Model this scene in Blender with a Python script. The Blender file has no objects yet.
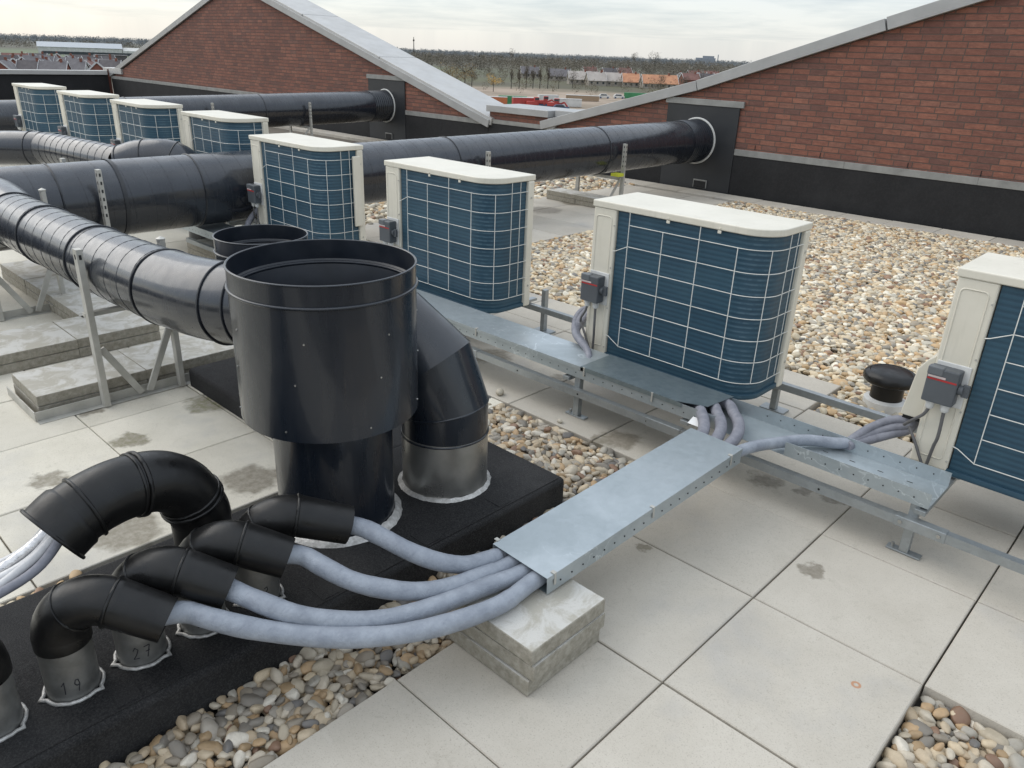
import bpy, math, random
import numpy as np
from mathutils import Vector, Matrix
random.seed(7); rng = np.random.default_rng(7)
PI = math.pi
scene = bpy.context.scene
COL = scene.collection

# ------------------------------------------------------------------ camera
F, PITCH, ROLL, YAW = 770.4, 0.406618, 0.0377063, -0.7500188
CAM = np.array([1.51802693, -3.89279926, 3.04729680]) * .5
_cy, _sy = math.cos(YAW), math.sin(YAW)
FWD = np.array([_sy*math.cos(PITCH), _cy*math.cos(PITCH), -math.sin(PITCH)])
_r0 = np.array([_cy, -_sy, 0.]); _u0 = np.cross(_r0, FWD)
RT = _r0*math.cos(ROLL)+_u0*math.sin(ROLL); UP = -_r0*math.sin(ROLL)+_u0*math.cos(ROLL)
cd = bpy.data.cameras.new('camera'); cam = bpy.data.objects.new('camera', cd); COL.objects.link(cam)
cd.sensor_width = 36; cd.lens = F/1024*36; cd.clip_end = 9000; cd.clip_start = .05
m = Matrix.Identity(4)
for i in range(3):
    m[i][0] = RT[i]; m[i][1] = UP[i]; m[i][2] = -FWD[i]; m[i][3] = CAM[i]
cam.matrix_world = m
scene.camera = cam

def ray(x, y):
    d = FWD+RT*(x-512)/F-UP*(y-384)/F
    return d/np.linalg.norm(d)
def at(x, y, z=0):            # a surveyed point: pixel of the survey photo, known height
    d = ray(x, y); p = CAM+(z-CAM[2])/d[2]*d
    return (float(p[0]), float(p[1]), float(z))
def atL(x, y, L):
    p = CAM+ray(x, y)*L
    return tuple(float(v) for v in p)

# ------------------------------------------------------------------ mesh tools
class MB:
    def __init__(s): s.v = []; s.f = []; s.mi = []; s.cur = 0
    def use(s, i): s.cur = i; return s
    def add(s, v, f):
        o = len(s.v); s.v += [tuple(p) for p in v]; s.f += [tuple(i+o for i in q) for q in f]; s.mi += [s.cur]*len(f); return s
    def box(s, x0, x1, y0, y1, z0, z1, M=None):
        v = [(x, y, z) for z in (z0, z1) for x, y in ((x0, y0), (x1, y0), (x1, y1), (x0, y1))]
        if M is not None: v = [tuple(M @ Vector(p)) for p in v]
        return s.add(v, [(3, 2, 1, 0), (4, 5, 6, 7), (0, 1, 5, 4), (1, 2, 6, 5), (2, 3, 7, 6), (3, 0, 4, 7)])
    def bar(s, a, b, w, h=None, up=(0, 0, 1)):
        a = Vector(a); b = Vector(b); d = b-a; L = d.length; d.normalize(); h = h or w
        u = Vector(up)
        if abs(d.dot(u)) > .95: u = Vector((0, 1, 0))
        x = d.cross(u).normalized(); z = x.cross(d)
        v = [a+d*t+x*i*w/2+z*j*h/2 for t in (0, L) for i, j in ((-1, -1), (1, -1), (1, 1), (-1, 1))]
        return s.add(v, [(0, 1, 2, 3), (7, 6, 5, 4), (4, 5, 1, 0), (5, 6, 2, 1), (6, 7, 3, 2), (7, 4, 0, 3)])
    def prism(s, poly, y0, y1, axis='y'):
        n = len(poly); v = []
        for t in (y0, y1):
            for a, b in poly:
                v.append({'y': (a, t, b), 'z': (a, b, t), 'x': (t, a, b)}[axis])
        f = [tuple(range(n)), tuple(range(2*n-1, n-1, -1))]
        f += [(i, (i+n), (i+1) % n+n, (i+1) % n) for i in range(n)]
        return s.add(v, f)
    def tube(s, pts, r, n=16, cap=True, closed=False):
        P = [Vector(p) for p in pts]; N = len(P); R = list(r) if hasattr(r, '__len__') else [r]*N
        T = []
        for i in range(N):
            if closed: a = P[i]-P[i-1]; b = P[(i+1) % N]-P[i]
            else:
                a = P[i]-P[i-1] if i else P[1]-P[0]; b = P[i+1]-P[i] if i < N-1 else P[-1]-P[-2]
            if a.length < 1e-7: a = b
            if b.length < 1e-7: b = a
            T.append((a.normalized()+b.normalized()).normalized())
        u = T[0].orthogonal().normalized(); o = len(s.v); v = []
        for i in range(N):
            if i:
                q = T[i-1].rotation_difference(T[i]); u = q @ u
                u = (u-T[i]*u.dot(T[i])).normalized()
            w = T[i].cross(u); k = 1
            if 0 < i < N-1:
                c = (P[i]-P[i-1]).normalized().dot(T[i]); k = 1/max(c, .5)
                bend = ((P[i+1]-P[i]).normalized()-(P[i]-P[i-1]).normalized())
            for j in range(n):
                a = 2*PI*j/n; d = u*math.cos(a)+w*math.sin(a)
                if k > 1.0005:
                    bd = bend-T[i]*bend.dot(T[i])
                    if bd.length > 1e-6:
                        bd.normalize(); d = d+bd*(d.dot(bd)*(k-1))
                v.append(tuple(P[i]+d*R[i]))
        f = []
        for i in range(N if closed else N-1):
            i2 = (i+1) % N
            for j in range(n):
                f.append((i*n+j, i*n+(j+1) % n, i2*n+(j+1) % n, i2*n+j))
        if cap and not closed:
            f.append(tuple(range(n-1, -1, -1))); f.append(tuple(range((N-1)*n, N*n)))
        return s.add(v, f)
    def lathe(s, prof, c=(0, 0, 0), n=48, jit=0):
        v = []; N = len(prof)
        for r, z in prof:
            for j in range(n):
                a = 2*PI*j/n; rr = r+(random.uniform(-jit, jit) if jit else 0)
                v.append((c[0]+rr*math.cos(a), c[1]+rr*math.sin(a), c[2]+z+(random.uniform(-jit, jit) if jit else 0)))
        f = [(i*n+j, i*n+(j+1) % n, (i+1)*n+(j+1) % n, (i+1)*n+j) for i in range(N-1) for j in range(n)]
        return s.add(v, f)
    def helix(s, path_fn, L, pitch, r, w=.0028, seg=22):
        turns = L/pitch; N = int(turns*seg); pts = []
        for k in range(N+1):
            t = k/N*L; c, u, ww = path_fn(t); a = 2*PI*k/seg
            pts.append(c+u*math.cos(a)*r+ww*math.sin(a)*r)
        return s.tube(pts, w, 4)
    def build(s, name, mat, parent=None, smooth=None, bevel=0, seg=2, loc=None):
        me = bpy.data.meshes.new(name); me.from_pydata(s.v, [], s.f); me.update()
        import bmesh
        bm = bmesh.new(); bm.from_mesh(me); bmesh.ops.recalc_face_normals(bm, faces=bm.faces); bm.to_mesh(me); bm.free()
        for m_ in (mat if isinstance(mat, (list, tuple)) else [mat]): me.materials.append(m_)
        if isinstance(mat, (list, tuple)): me.polygons.foreach_set('material_index', s.mi)
        if smooth:
            me.polygons.foreach_set('use_smooth', [True]*len(me.polygons)); me.set_sharp_from_angle(angle=math.radians(smooth))
        o = bpy.data.objects.new(name, me); COL.objects.link(o)
        if parent: o.parent = parent
        if loc: o.location = loc
        if bevel:
            b = o.modifiers.new('bevel', 'BEVEL'); b.width = bevel; b.segments = seg; b.limit_method = 'ANGLE'; b.angle_limit = math.radians(40)
        return o
def tag(o, label=None, cat=None, group=None, kind=None):
    if label: o['label'] = label
    if cat: o['category'] = cat
    if group: o['group'] = group
    if kind: o['kind'] = kind
    return o
def empty(name, loc=(0, 0, 0), label=None, cat=None, group=None):
    o = bpy.data.objects.new(name, None); COL.objects.link(o); o.location = loc; o.empty_display_size = .1
    return tag(o, label, cat, group)
def copy_tree(o, parent=None):
    c = o.copy(); COL.objects.link(c); c.parent = parent
    for ch in [x for x in list(COL.objects) if x.parent == o]: copy_tree(ch, c)
    return c
def arc(c, r, a0, a1, n, ex, ey):
    c = Vector(c); ex = Vector(ex); ey = Vector(ey)
    return [c+ex*r*math.cos(a0+(a1-a0)*i/n)+ey*r*math.sin(a0+(a1-a0)*i/n) for i in range(n+1)]
def spline(pts, n=8):
    P = [Vector(p) for p in pts]; P = [P[0]*2-P[1]]+P+[P[-1]*2-P[-2]]; out = []
    for i in range(1, len(P)-2):
        for k in range(n):
            t = k/n; a, b, c, d = P[i-1:i+3]
            out.append(.5*((2*b)+(c-a)*t+(2*a-5*b+4*c-d)*t*t+(3*b-a-3*c+d)*t**3))
    out.append(P[-2]); return out
def fillet(pts, r, n=8):
    P = [Vector(p) for p in pts]; out = [P[0]]
    for i in range(1, len(P)-1):
        a = (P[i-1]-P[i]); b = (P[i+1]-P[i]); rr = min(r, a.length*.49, b.length*.49)
        p0 = P[i]+a.normalized()*rr; p1 = P[i]+b.normalized()*rr
        for k in range(n+1):
            t = k/n; out.append(p0*(1-t)**2+P[i]*2*t*(1-t)+p1*t*t)
    out.append(P[-1]); return out

# ------------------------------------------------------------------ materials
class NT:
    def __init__(s, name, world=False):
        if world: s.m = bpy.data.worlds.new(name)
        else: s.m = bpy.data.materials.new(name)
        s.m.use_nodes = True; s.t = s.m.node_tree; s.t.nodes.clear()
    def n(s, typ, _out=0, **kw):
        nd = s.t.nodes.new(typ)
        for k, v in kw.items():
            if k.startswith('i_'):
                key = k[2:]; key = int(key) if key.isdigit() else key.replace('_', ' ')
                if hasattr(v, 'is_output'): s.t.links.new(v, nd.inputs[key])
                else: nd.inputs[key].default_value = v
            else: setattr(nd, k, v)
        return nd
    def math(s, op, a, b=0, c=None, clamp=False):
        kw = {'i_0': a, 'i_1': b}
        if c is not None: kw['i_2'] = c
        return s.n('ShaderNodeMath', operation=op, use_clamp=clamp, **kw).outputs[0]
    def mix(s, f, a, b, typ='MIX'):
        nd = s.n('ShaderNodeMix', data_type='RGBA', blend_type=typ)
        for k, v in ((0, f), (6, a), (7, b)):
            if hasattr(v, 'is_output'): s.t.links.new(v, nd.inputs[k])
            else: nd.inputs[k].default_value = v if k == 0 else (tuple(v)+(1,))[:4]
        return nd.outputs[2]
    def noise(s, vec, scale, detail=3, rough=.55, dist=0):
        return s.n('ShaderNodeTexNoise', i_Vector=vec, i_Scale=scale, i_Detail=detail, i_Roughness=rough, i_Distortion=dist).outputs[0]
    def ramp(s, f, stops):
        nd = s.n('ShaderNodeValToRGB', i_0=f); cr = nd.color_ramp
        while len(cr.elements) < len(stops): cr.elements.new(.5)
        for e, (p, c) in zip(cr.elements, stops): e.position = p; e.color = (tuple(c)+(1,))[:4] if hasattr(c, '__len__') else (c, c, c, 1)
        return nd.outputs[0]
    def mr(s, v, a, b, c=0, d=1):
        return s.n('ShaderNodeMapRange', i_Value=v, i_1=a, i_2=b, i_3=c, i_4=d).outputs[0]
    def bump(s, h, strength=.3, dist=.01, normal=None):
        kw = dict(i_Height=h, i_Strength=strength, i_Distance=dist)
        if normal is not None: kw['i_Normal'] = normal
        return s.n('ShaderNodeBump', **kw).outputs[0]
    def out(s, color, rough=.5, metal=0, normal=None, **kw):
        b = s.n('ShaderNodeBsdfPrincipled')
        def put(k, v):
            if hasattr(v, 'is_output'): s.t.links.new(v, b.inputs[k])
            else: b.inputs[k].default_value = v if not hasattr(v, '__len__') else (tuple(v)+(1,))[:4]
        put('Base Color', color); put('Roughness', rough); put('Metallic', metal)
        if normal is not None: put('Normal', normal)
        for k, v in kw.items(): put(k.replace('_', ' '), v)
        s.t.links.new(b.outputs[0], s.n('ShaderNodeOutputMaterial').inputs[0]); return s.m
    def pos(s): return s.n('ShaderNodeNewGeometry').outputs['Position']
    def obj(s): return s.n('ShaderNodeTexCoord').outputs['Object']
    def sep(s, v): return s.n('ShaderNodeSeparateXYZ', i_0=v).outputs

def simple(name, c1, c2=None, rough=.5, metal=0, scale=8, bump=.0, bscale=60, rvar=.1, **kw):
    t = NT(name); p = t.pos(); c2 = c2 or tuple(x*.75 for x in c1)
    n = t.noise(p, scale, 5, .6); col = t.mix(t.mr(n, .35, .68), c1, c2)
    r = t.mr(t.noise(p, scale*1.7, 4), .3, .7, max(rough-rvar, 0.02), min(rough+rvar, 1))
    nm = t.bump(t.noise(p, bscale, 3), bump, .004) if bump else None
    return t.out(col, r, metal, nm, **kw)

M = {}
# black-blue coated duct steel
def duct_mat(name, c, rough, top_mix=.25):
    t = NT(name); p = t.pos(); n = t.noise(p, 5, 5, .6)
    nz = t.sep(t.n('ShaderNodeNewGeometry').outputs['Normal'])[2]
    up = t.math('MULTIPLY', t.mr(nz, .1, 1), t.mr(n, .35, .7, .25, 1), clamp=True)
    col = t.mix(t.math('MULTIPLY', up, top_mix), c, (.17, .185, .205))  # mixes a blue grey into upward faces, broken up by noise
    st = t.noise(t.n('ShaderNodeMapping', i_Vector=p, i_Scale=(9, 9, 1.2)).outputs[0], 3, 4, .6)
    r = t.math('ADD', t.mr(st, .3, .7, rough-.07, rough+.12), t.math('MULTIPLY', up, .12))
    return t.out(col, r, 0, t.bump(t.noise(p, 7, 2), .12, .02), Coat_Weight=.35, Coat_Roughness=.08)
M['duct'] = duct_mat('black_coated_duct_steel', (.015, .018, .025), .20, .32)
M['chim'] = duct_mat('dark_navy_flue_paint', (.009, .0125, .019), .27, .12)
M['ductin'] = simple('flue_inside', (.010, .014, .022), (.006, .009, .014), .4)
M['seam'] = simple('duct_seam', (.012, .014, .019), (.03, .032, .035), .4)
M['pvc'] = simple('black_plastic_pipe', (.006, .006, .0062), (.011, .0108, .0105), .36, scale=14, bump=.12, bscale=70, rvar=.12, Specular_IOR_Level=.38)
def galv(name, c1, c2, rough=.42, metal=.75, tide=.18):
    t = NT(name); p = t.pos()
    vo = t.n('ShaderNodeTexVoronoi', i_Vector=p, i_Scale=55).outputs['Color']
    sp = t.sep(vo)[0]
    n = t.noise(p, 3.2, 6, .65, .4)
    col = t.mix(t.mr(n, .38, .62), c1, c2); col = t.mix(t.math('MULTIPLY', sp, .10), col, (.62, .68, .72))
    # pale water tide marks
    w = t.noise(p, 4.5, 4, .5, 1.2); ed = t.math('ABSOLUTE', t.math('SUBTRACT', w, .52)); ed = t.math('MULTIPLY', t.mr(ed, 0, .010, 1, 0), t.mr(t.noise(p, 2.1, 2), .5, .62))
    col = t.mix(t.math('MULTIPLY', ed, tide), col, (.75, .8, .82))
    r = t.math('ADD', t.mr(n, .3, .7, rough-.08, rough+.14), t.math('MULTIPLY', sp, .04))
    return t.out(col, r, metal, t.bump(t.noise(p, 9, 2), .1, .01))
M['tray'] = galv('galvanised_tray_steel', (.44, .485, .505), (.35, .395, .415), .36, .62, .5)
M['trayD'] = galv('coil_reflection_tray_steel', (.27, .33, .35), (.21, .26, .28), .32, .75)  # darker tray steel, the coil's reflection put into its colour
M['rail'] = galv('galvanised_rail_steel', (.36, .38, .385), (.27, .29, .295), .38, .65, 0)
M['post'] = simple('grey_zinc_post', (.50, .49, .45), (.40, .39, .355), .5, .35, 12, .1)
M['alu'] = simple('dull_aluminium_collar', (.50, .49, .47), (.36, .36, .34), .36, .85, 7, .05)
M['alu2'] = simple('grey_aluminium_pipe', (.30, .30, .29), (.20, .20, .19), .42, .7, 16, .1)
M['caulk'] = simple('silver_bitumen_edge', (.58, .57, .55), (.34, .33, .31), .45, .4, 60, .4, 140)
M['hole'] = simple('dark_hole', (.012, .012, .013), None, .8)
M['white_patch'] = simple('white_painted_bracket', (.8, .8, .8), (.7, .7, .7), .5)
M['gland'] = simple('white_cable_gland', (.68, .68, .66), None, .4)
M['mesh_ring'] = simple('white_seal_ring', (.62, .62, .60), (.45, .45, .43), .6, 0, 20)
M['box'] = simple('dark_grey_plastic', (.075, .083, .092), (.09, .1, .11), .45)
M['boxl'] = simple('mid_grey_plastic', (.11, .12, .13), (.13, .14, .15), .45)
M['red'] = simple('red_marking', (.45, .03, .03), None, .5)
M['redlabel'] = simple('pale_label', (.6, .5, .48), None, .5)
M['cable'] = simple('grey_cable', (.13, .125, .125), (.10, .10, .10), .5)
M['wire'] = simple('white_coated_wire', (.74, .74, .70), (.62, .62, .58), .35)
M['ink'] = simple('marker_ink', (.02, .02, .025), None, .7)
M['yellow'] = simple('yellow_strap', (.6, .62, .05), None, .5)
def casing():
    t = NT('beige_powder_coated_casing'); p = t.pos(); n = t.noise(p, 5, 5, .6)
    x = t.sep(t.n('ShaderNodeMapping', i_Vector=p, i_Scale=(14, 14, 1.4)).outputs[0])
    st = t.noise(t.n('ShaderNodeMapping', i_Vector=p, i_Scale=(16, 16, 1.2)).outputs[0], 2.2, 5, .65)
    col = t.mix(t.mr(n, .35, .7), (.70, .662, .565), (.63, .595, .50)); col = t.mix(t.mr(st, .55, .8, 0, .35), col, (.42, .39, .31))
    return t.out(col, .38, 0, t.bump(t.noise(p, 300, 2), .05, .001))
M['case'] = casing()
def coil():
    t = NT('dark_blue_coil_fins'); o = t.obj(); X = t.sep(o)
    w = t.n('ShaderNodeTexWave', wave_type='BANDS', bands_direction='Z', i_Vector=o, i_Scale=15.5, i_Distortion=.35, i_Detail=1, i_Detail_Scale=1.5).outputs[1]
    f = t.n('ShaderNodeTexWave', wave_type='BANDS', bands_direction='Z', i_Vector=o, i_Scale=90, i_Distortion=.5).outputs[1]
    n = t.noise(o, 4, 5, .65)
    col = t.mix(t.mr(w, .1, .8), (.022, .058, .092), (.031, .080, .122))
    col = t.mix(t.mr(n, .4, .75, 0, .5), col, (.045, .11, .15))
    d = t.noise(o, 22, 3, .6, .5); col = t.mix(t.mr(d, .68, .74, 0, .35), col, (.07, .12, .15))
    mk = t.math('MULTIPLY', t.mr(X[0], .69, .77), t.mr(X[0], .82, .856, 1, 0)); ln = t.math('MULTIPLY', t.mr(w, .62, .9), t.mr(t.noise(o, 35, 2, .5), .42, .58, .15, 1)); col = t.mix(t.math('MULTIPLY', mk, t.math('MULTIPLY', ln, .6)), col, (.10, .17, .22))
    nm = t.bump(w, .2, .0025); nm = t.bump(f, .12, .001, nm)
    return t.out(col, t.mr(n, .3, .7, .34, .5), .15, nm)
M['coil'] = coil()
def hose():
    t = NT('grey_blue_insulated_hose'); p = t.pos(); n = t.noise(p, 18, 5, .65)
    col = t.mix(t.mr(n, .35, .7), (.30, .328, .372), (.20, .222, .262))
    s1 = t.noise(t.n('ShaderNodeMapping', i_Vector=p, i_Rotation=(0, 0, .6), i_Scale=(70, 18, 30)).outputs[0], 1.9, 3, .6)
    col = t.mix(t.mr(s1, .64, .72, 0, .28), col, (.15, .165, .20))
    return t.out(col, .42, 0, t.bump(t.noise(p, 120, 3, .6), .25, .003, t.bump(t.noise(t.n('ShaderNodeMapping', i_Vector=p, i_Scale=(1.6, .8, 1)).outputs[0], 34, 4, .6, 1.5), .45, .006)))
M['hose'] = hose()
M['hose2'] = simple('grey_foam_hose', (.235, .24, .275), (.16, .165, .195), .6, 0, 30, .3, 60)
M['silver'] = simple('silver_foil_tape', (.75, .74, .74), (.45, .45, .46), .3, .8, 40, .8, 50)
M['whitehose'] = simple('pale_hose', (.60, .60, .60), (.46, .46, .47), .45, .1, 30, .3, 60)

STAINS = [(at(815, 571)[:2], .045, 0), (at(645, 545)[:2], .03, .3), (at(560, 380)[:2], .075, 0), (at(90, 410)[:2], .05, 0), (at(208, 403)[:2], .12, 1),
          (at(130, 440)[:2], .07, .6), (at(250, 480)[:2], .11, 0), (at(50, 480)[:2], .07, .2), (at(620, 438)[:2], .09, 0), (at(545, 210)[:2], .2, 0), (at(575, 203)[:2], .16, 0),
          (at(540, 188)[:2], .2, 0), (at(515, 420)[:2], .05, 0), (at(490, 355)[:2], .12, 0), (at(480, 325)[:2], .1, 0), (at(765, 480)[:2], .07, 0), (at(600, 440)[:2], .05, .1),
          (at(830, 495)[:2], .055, 0), (at(806, 490)[:2], .05, 0), (at(130, 530)[:2], .12, .1), (at(640, 388)[:2], .08, 0), (at(830, 372)[:2], .05, 0), (at(860, 360)[:2], .05, .2)]
def paver(name, base, dark, light, stains=True, wet=False):
    t = NT(name); p = t.pos()
    P2 = t.n('ShaderNodeVectorMath', operation='MULTIPLY', i_0=p, i_1=(1, 1, .0)).outputs[0]
    wob = t.n('ShaderNodeTexNoise', i_Vector=P2, i_Scale=11, i_Detail=4, i_Roughness=.6).outputs['Color']
    wob = t.n('ShaderNodeVectorMath', operation='SUBTRACT', i_0=wob, i_1=(.5, .5, .5)).outputs[0]
    wob = t.n('ShaderNodeVectorMath', operation='MULTIPLY', i_0=wob, i_1=(.17, .17, 0)).outputs[0]
    Q = t.n('ShaderNodeVectorMath', operation='ADD', i_0=P2, i_1=wob).outputs[0]
    at_ = t.n('ShaderNodeAttribute', attribute_name='tint').outputs['Fac']
    n = t.noise(P2, 3.1, 6, .65, .3); n2 = t.noise(p, 38, 5, .7); n3 = t.noise(p, 260, 3, .7)
    col = t.mix(t.mr(n, .32, .70), light, base)
    col = t.mix(t.mr(t.noise(P2, 1.7, 4, .6), .55, .75, 0, .45), col, (.26, .27, .29))
    col = t.mix(t.mr(n2, .55, .8, 0, .25), col, dark)
    col = t.mix(t.mr(n3, .56, .68, 0, .6), col, dark)
    n4 = t.noise(P2, 14, 6, .75, .8); col = t.mix(t.mr(n4, .58, .72, 0, .16), col, (.58, .56, .51)); col = t.mix(t.mr(n4, .30, .40, .3, 0), col, dark)
    col = t.mix(t.mr(n3, .24, .36, .35, 0), col, (.62, .60, .55))
    hsv = t.n('ShaderNodeHueSaturation', i_Color=col, i_Value=t.math('MULTIPLY_ADD', at_, .22, .89)).outputs[0]; col = hsv
    rough = .85
    if stains:
        tot = None; tg = None
        for (x, y), r, g in STAINS:
            d = t.n('ShaderNodeVectorMath', operation='DISTANCE', i_0=Q, i_1=(x, y, 0)).outputs['Value']
            k = t.mr(d, r*.72, r*1.08, 1, 0)
            tot = k if tot is None else t.math('MAXIMUM', tot, k)
            if g:
                kk = t.math('MULTIPLY', k, g); tg = kk if tg is None else t.math('MAXIMUM', tg, kk)
        scol = t.mix(t.math('MULTIPLY', tg, t.mr(n2, .4, .6)), (.175, .15, .11), (.155, .15, .05))
        col = t.mix(t.math('MULTIPLY', tot, t.mr(n2, .3, .6, .55, .85)), col, scol)
        rough = t.mr(tot, 0, 1, .85, .6)
        # rust ring left by a nail
        d = t.n('ShaderNodeVectorMath', operation='DISTANCE', i_0=P2, i_1=at(856, 685)[:2]+(0,)).outputs['Value']
        ringm = t.mr(t.math('ABSOLUTE', t.math('SUBTRACT', d, .0095)), .002, .005, .75, 0)
        col = t.mix(ringm, col, (.42, .17, .06))
    nm = t.bump(n3, .25, .002); nm = t.bump(n2, .15, .004, nm)
    return t.out(col, rough, 0, nm)
M['paver'] = paver('concrete_paver', (.425, .390, .330), (.25, .225, .182), (.495, .458, .394))
M['paverL'] = paver('pale_concrete_paver', (.55, .515, .43), (.34, .315, .24), (.66, .62, .53))
M['block'] = paver('concrete_block', (.30, .28, .235), (.17, .155, .125), (.40, .375, .32), False)
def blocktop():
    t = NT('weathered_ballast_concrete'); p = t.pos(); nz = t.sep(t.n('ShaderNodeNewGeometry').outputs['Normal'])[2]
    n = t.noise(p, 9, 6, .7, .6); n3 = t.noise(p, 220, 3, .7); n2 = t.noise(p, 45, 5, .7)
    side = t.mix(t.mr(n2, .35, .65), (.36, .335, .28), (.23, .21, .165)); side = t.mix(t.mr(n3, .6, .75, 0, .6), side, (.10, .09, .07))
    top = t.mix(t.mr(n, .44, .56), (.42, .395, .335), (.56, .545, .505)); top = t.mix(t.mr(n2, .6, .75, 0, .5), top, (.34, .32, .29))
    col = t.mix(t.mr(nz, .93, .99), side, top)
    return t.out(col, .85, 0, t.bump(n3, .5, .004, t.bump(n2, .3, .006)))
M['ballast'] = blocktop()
def bitumen(name, c, c2, sc=180, grit=.5):
    t = NT(name); p = t.pos(); n = t.noise(p, sc, 4, .75); n2 = t.noise(p, 3, 5, .6)
    col = t.mix(t.mr(n, .45, .75), c, c2); col = t.mix(t.mr(n2, .45, .75, 0, .35), col, tuple(x*1.5 for x in c2))
    return t.out(col, .8, 0, t.bump(n, grit, .004, t.bump(t.noise(p, 14, 3), .25, .01)), Specular_IOR_Level=.3)
M['bit'] = bitumen('black_mineral_bitumen', (.008, .008, .009), (.055, .054, .053), 230, .8)
M['epdm'] = bitumen('black_rubber_skirting', (.017, .017, .018), (.026, .026, .027), 40, .1)
M['panel'] = simple('dark_grey_cladding', (.020, .022, .025), (.028, .030, .033), .45, 0, 3, .05)
M['lead'] = simple('grey_lead_flashing', (.30, .30, .285), (.21, .21, .20), .55, .2, 6, .2, 30)
M['coping'] = simple('pale_grey_metal_coping', (.40, .40, .395), (.34, .34, .335), .42, .3, 3, .05)
M['copingL'] = simple('light_roof_sheet', (.47, .465, .45), (.41, .405, .39), .45, .2, 3, .05)
M['deck'] = simple('roof_felt', (.15, .13, .10), (.09, .08, .065), .95)
def brick():
    t = NT('red_brown_brickwork'); p = t.pos(); X = t.sep(p)
    v = t.n('ShaderNodeCombineXYZ', i_0=t.math('ADD', X[0], X[1]), i_1=X[2]).outputs[0]
    def br(c1, c2, mo, sq=0, off=0):
        row = t.math('FLOOR', t.math('DIVIDE', X[2], .061))
        sh = t.n('ShaderNodeTexWhiteNoise', noise_dimensions='1D', i_W=row).outputs[0]
        vv = t.n('ShaderNodeCombineXYZ', i_0=t.math('ADD', t.math('ADD', X[0], 60), t.math('MULTIPLY', sh, .19)), i_1=t.math('ADD', X[2], 0)).outputs[0]
        return t.n('ShaderNodeTexBrick', offset=0, squash=1, i_Vector=vv, i_Color1=c1, i_Color2=c2, i_Mortar=mo, i_Scale=1, i_Mortar_Size=.0055, i_Mortar_Smooth=.35, i_Bias=0, i_Brick_Width=.19, i_Row_Height=.061)
    b = br((0, 0, 0, 1), (1, 1, 1, 1), (.5, .5, .5, 1)); g = t.sep(b.outputs[0])[0]; mort = b.outputs[1]
    col = t.ramp(g, [(0, (.15, .075, .060)), (.14, (.185, .082, .062)), (.35, (.22, .090, .063)), (.62, (.25, .102, .069)), (.88, (.285, .122, .082)), (1, (.19, .095, .074))])
    big = t.noise(p, 1.1, 4, .6); col = t.mix(t.mr(big, .4, .7, 0, .35), col, (.10, .045, .035))
    ps = t.n('ShaderNodeMapping', i_Vector=v, i_Scale=(1, 3, 1)).outputs[0]
    n = t.noise(ps, 11, 6, .85); col = t.mix(t.mr(n, .46, .66, 0, .65), col, (.09, .042, .034)); col = t.mix(t.mr(n, .30, .42, .5, 0), col, (.45, .22, .15))
    col = t.mix(t.mr(t.noise(p, 75, 3, .7), .6, .75, 0, .4), col, (.38, .22, .16))
    col = t.mix(mort, col, t.mix(n, (.15, .105, .085), (.055, .040, .034)))  # mortar colour darkened for the shade in the recessed joints
    h = t.math('SUBTRACT', t.math('MULTIPLY', n, .5), t.math('MULTIPLY', mort, 1.0))
    return t.out(col, .85, 0, t.bump(h, .8, .012))
M['brick'] = brick()
def pebble(name, tint):
    t = NT(name); a = t.n('ShaderNodeAttribute', attribute_name='rnd', attribute_type='INSTANCER').outputs['Fac']
    o = t.obj(); p = t.pos()
    st = [(0, (.40, .36, .29)), (.10, (.33, .24, .145)), (.18, (.52, .48, .41)), (.27, (.19, .18, .165)), (.34, (.40, .33, .24)), (.42, (.62, .60, .55)), (.50, (.25, .225, .19)),
          (.57, (.42, .30, .18)), (.64, (.33, .31, .28)), (.70, (.48, .41, .31)), (.77, (.21, .13, .09)), (.82, (.36, .35, .32)), (.88, (.55, .47, .35)), (.94, (.14, .14, .145)), (.97, (.45, .42, .36))]
    c = t.ramp(a, st)
    for nd in t.t.nodes:
        if nd.type == 'VALTORGB': nd.color_ramp.interpolation = 'CONSTANT'
    c = t.mix(1, c, tint, 'MULTIPLY')
    n = t.noise(p, 65, 4, .65, .5); c = t.mix(t.mr(n, .4, .7, 0, .5), c, t.mix(.5, c, (.20, .16, .11)))
    c = t.mix(t.mr(t.noise(p, 380, 3, .7), .6, .72, 0, .4), c, (.16, .13, .10))
    return t.out(c, .55, 0, t.bump(t.noise(p, 150, 3), .2, .002))
M['peb'] = pebble('pale_river_pebbles', (1.36, 1.30, 1.16)); M['peb2'] = pebble('mixed_river_pebbles', (1.0, .95, .87))

# ------------------------------------------------------------------ roof deck, paving, gravel
XR, YF = 5.0, -5.0
dk = MB().box(-23.3, XR, YF, 6.97, -14, -.05).build('roof_deck', M['deck']); tag(dk, kind='structure')

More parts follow.
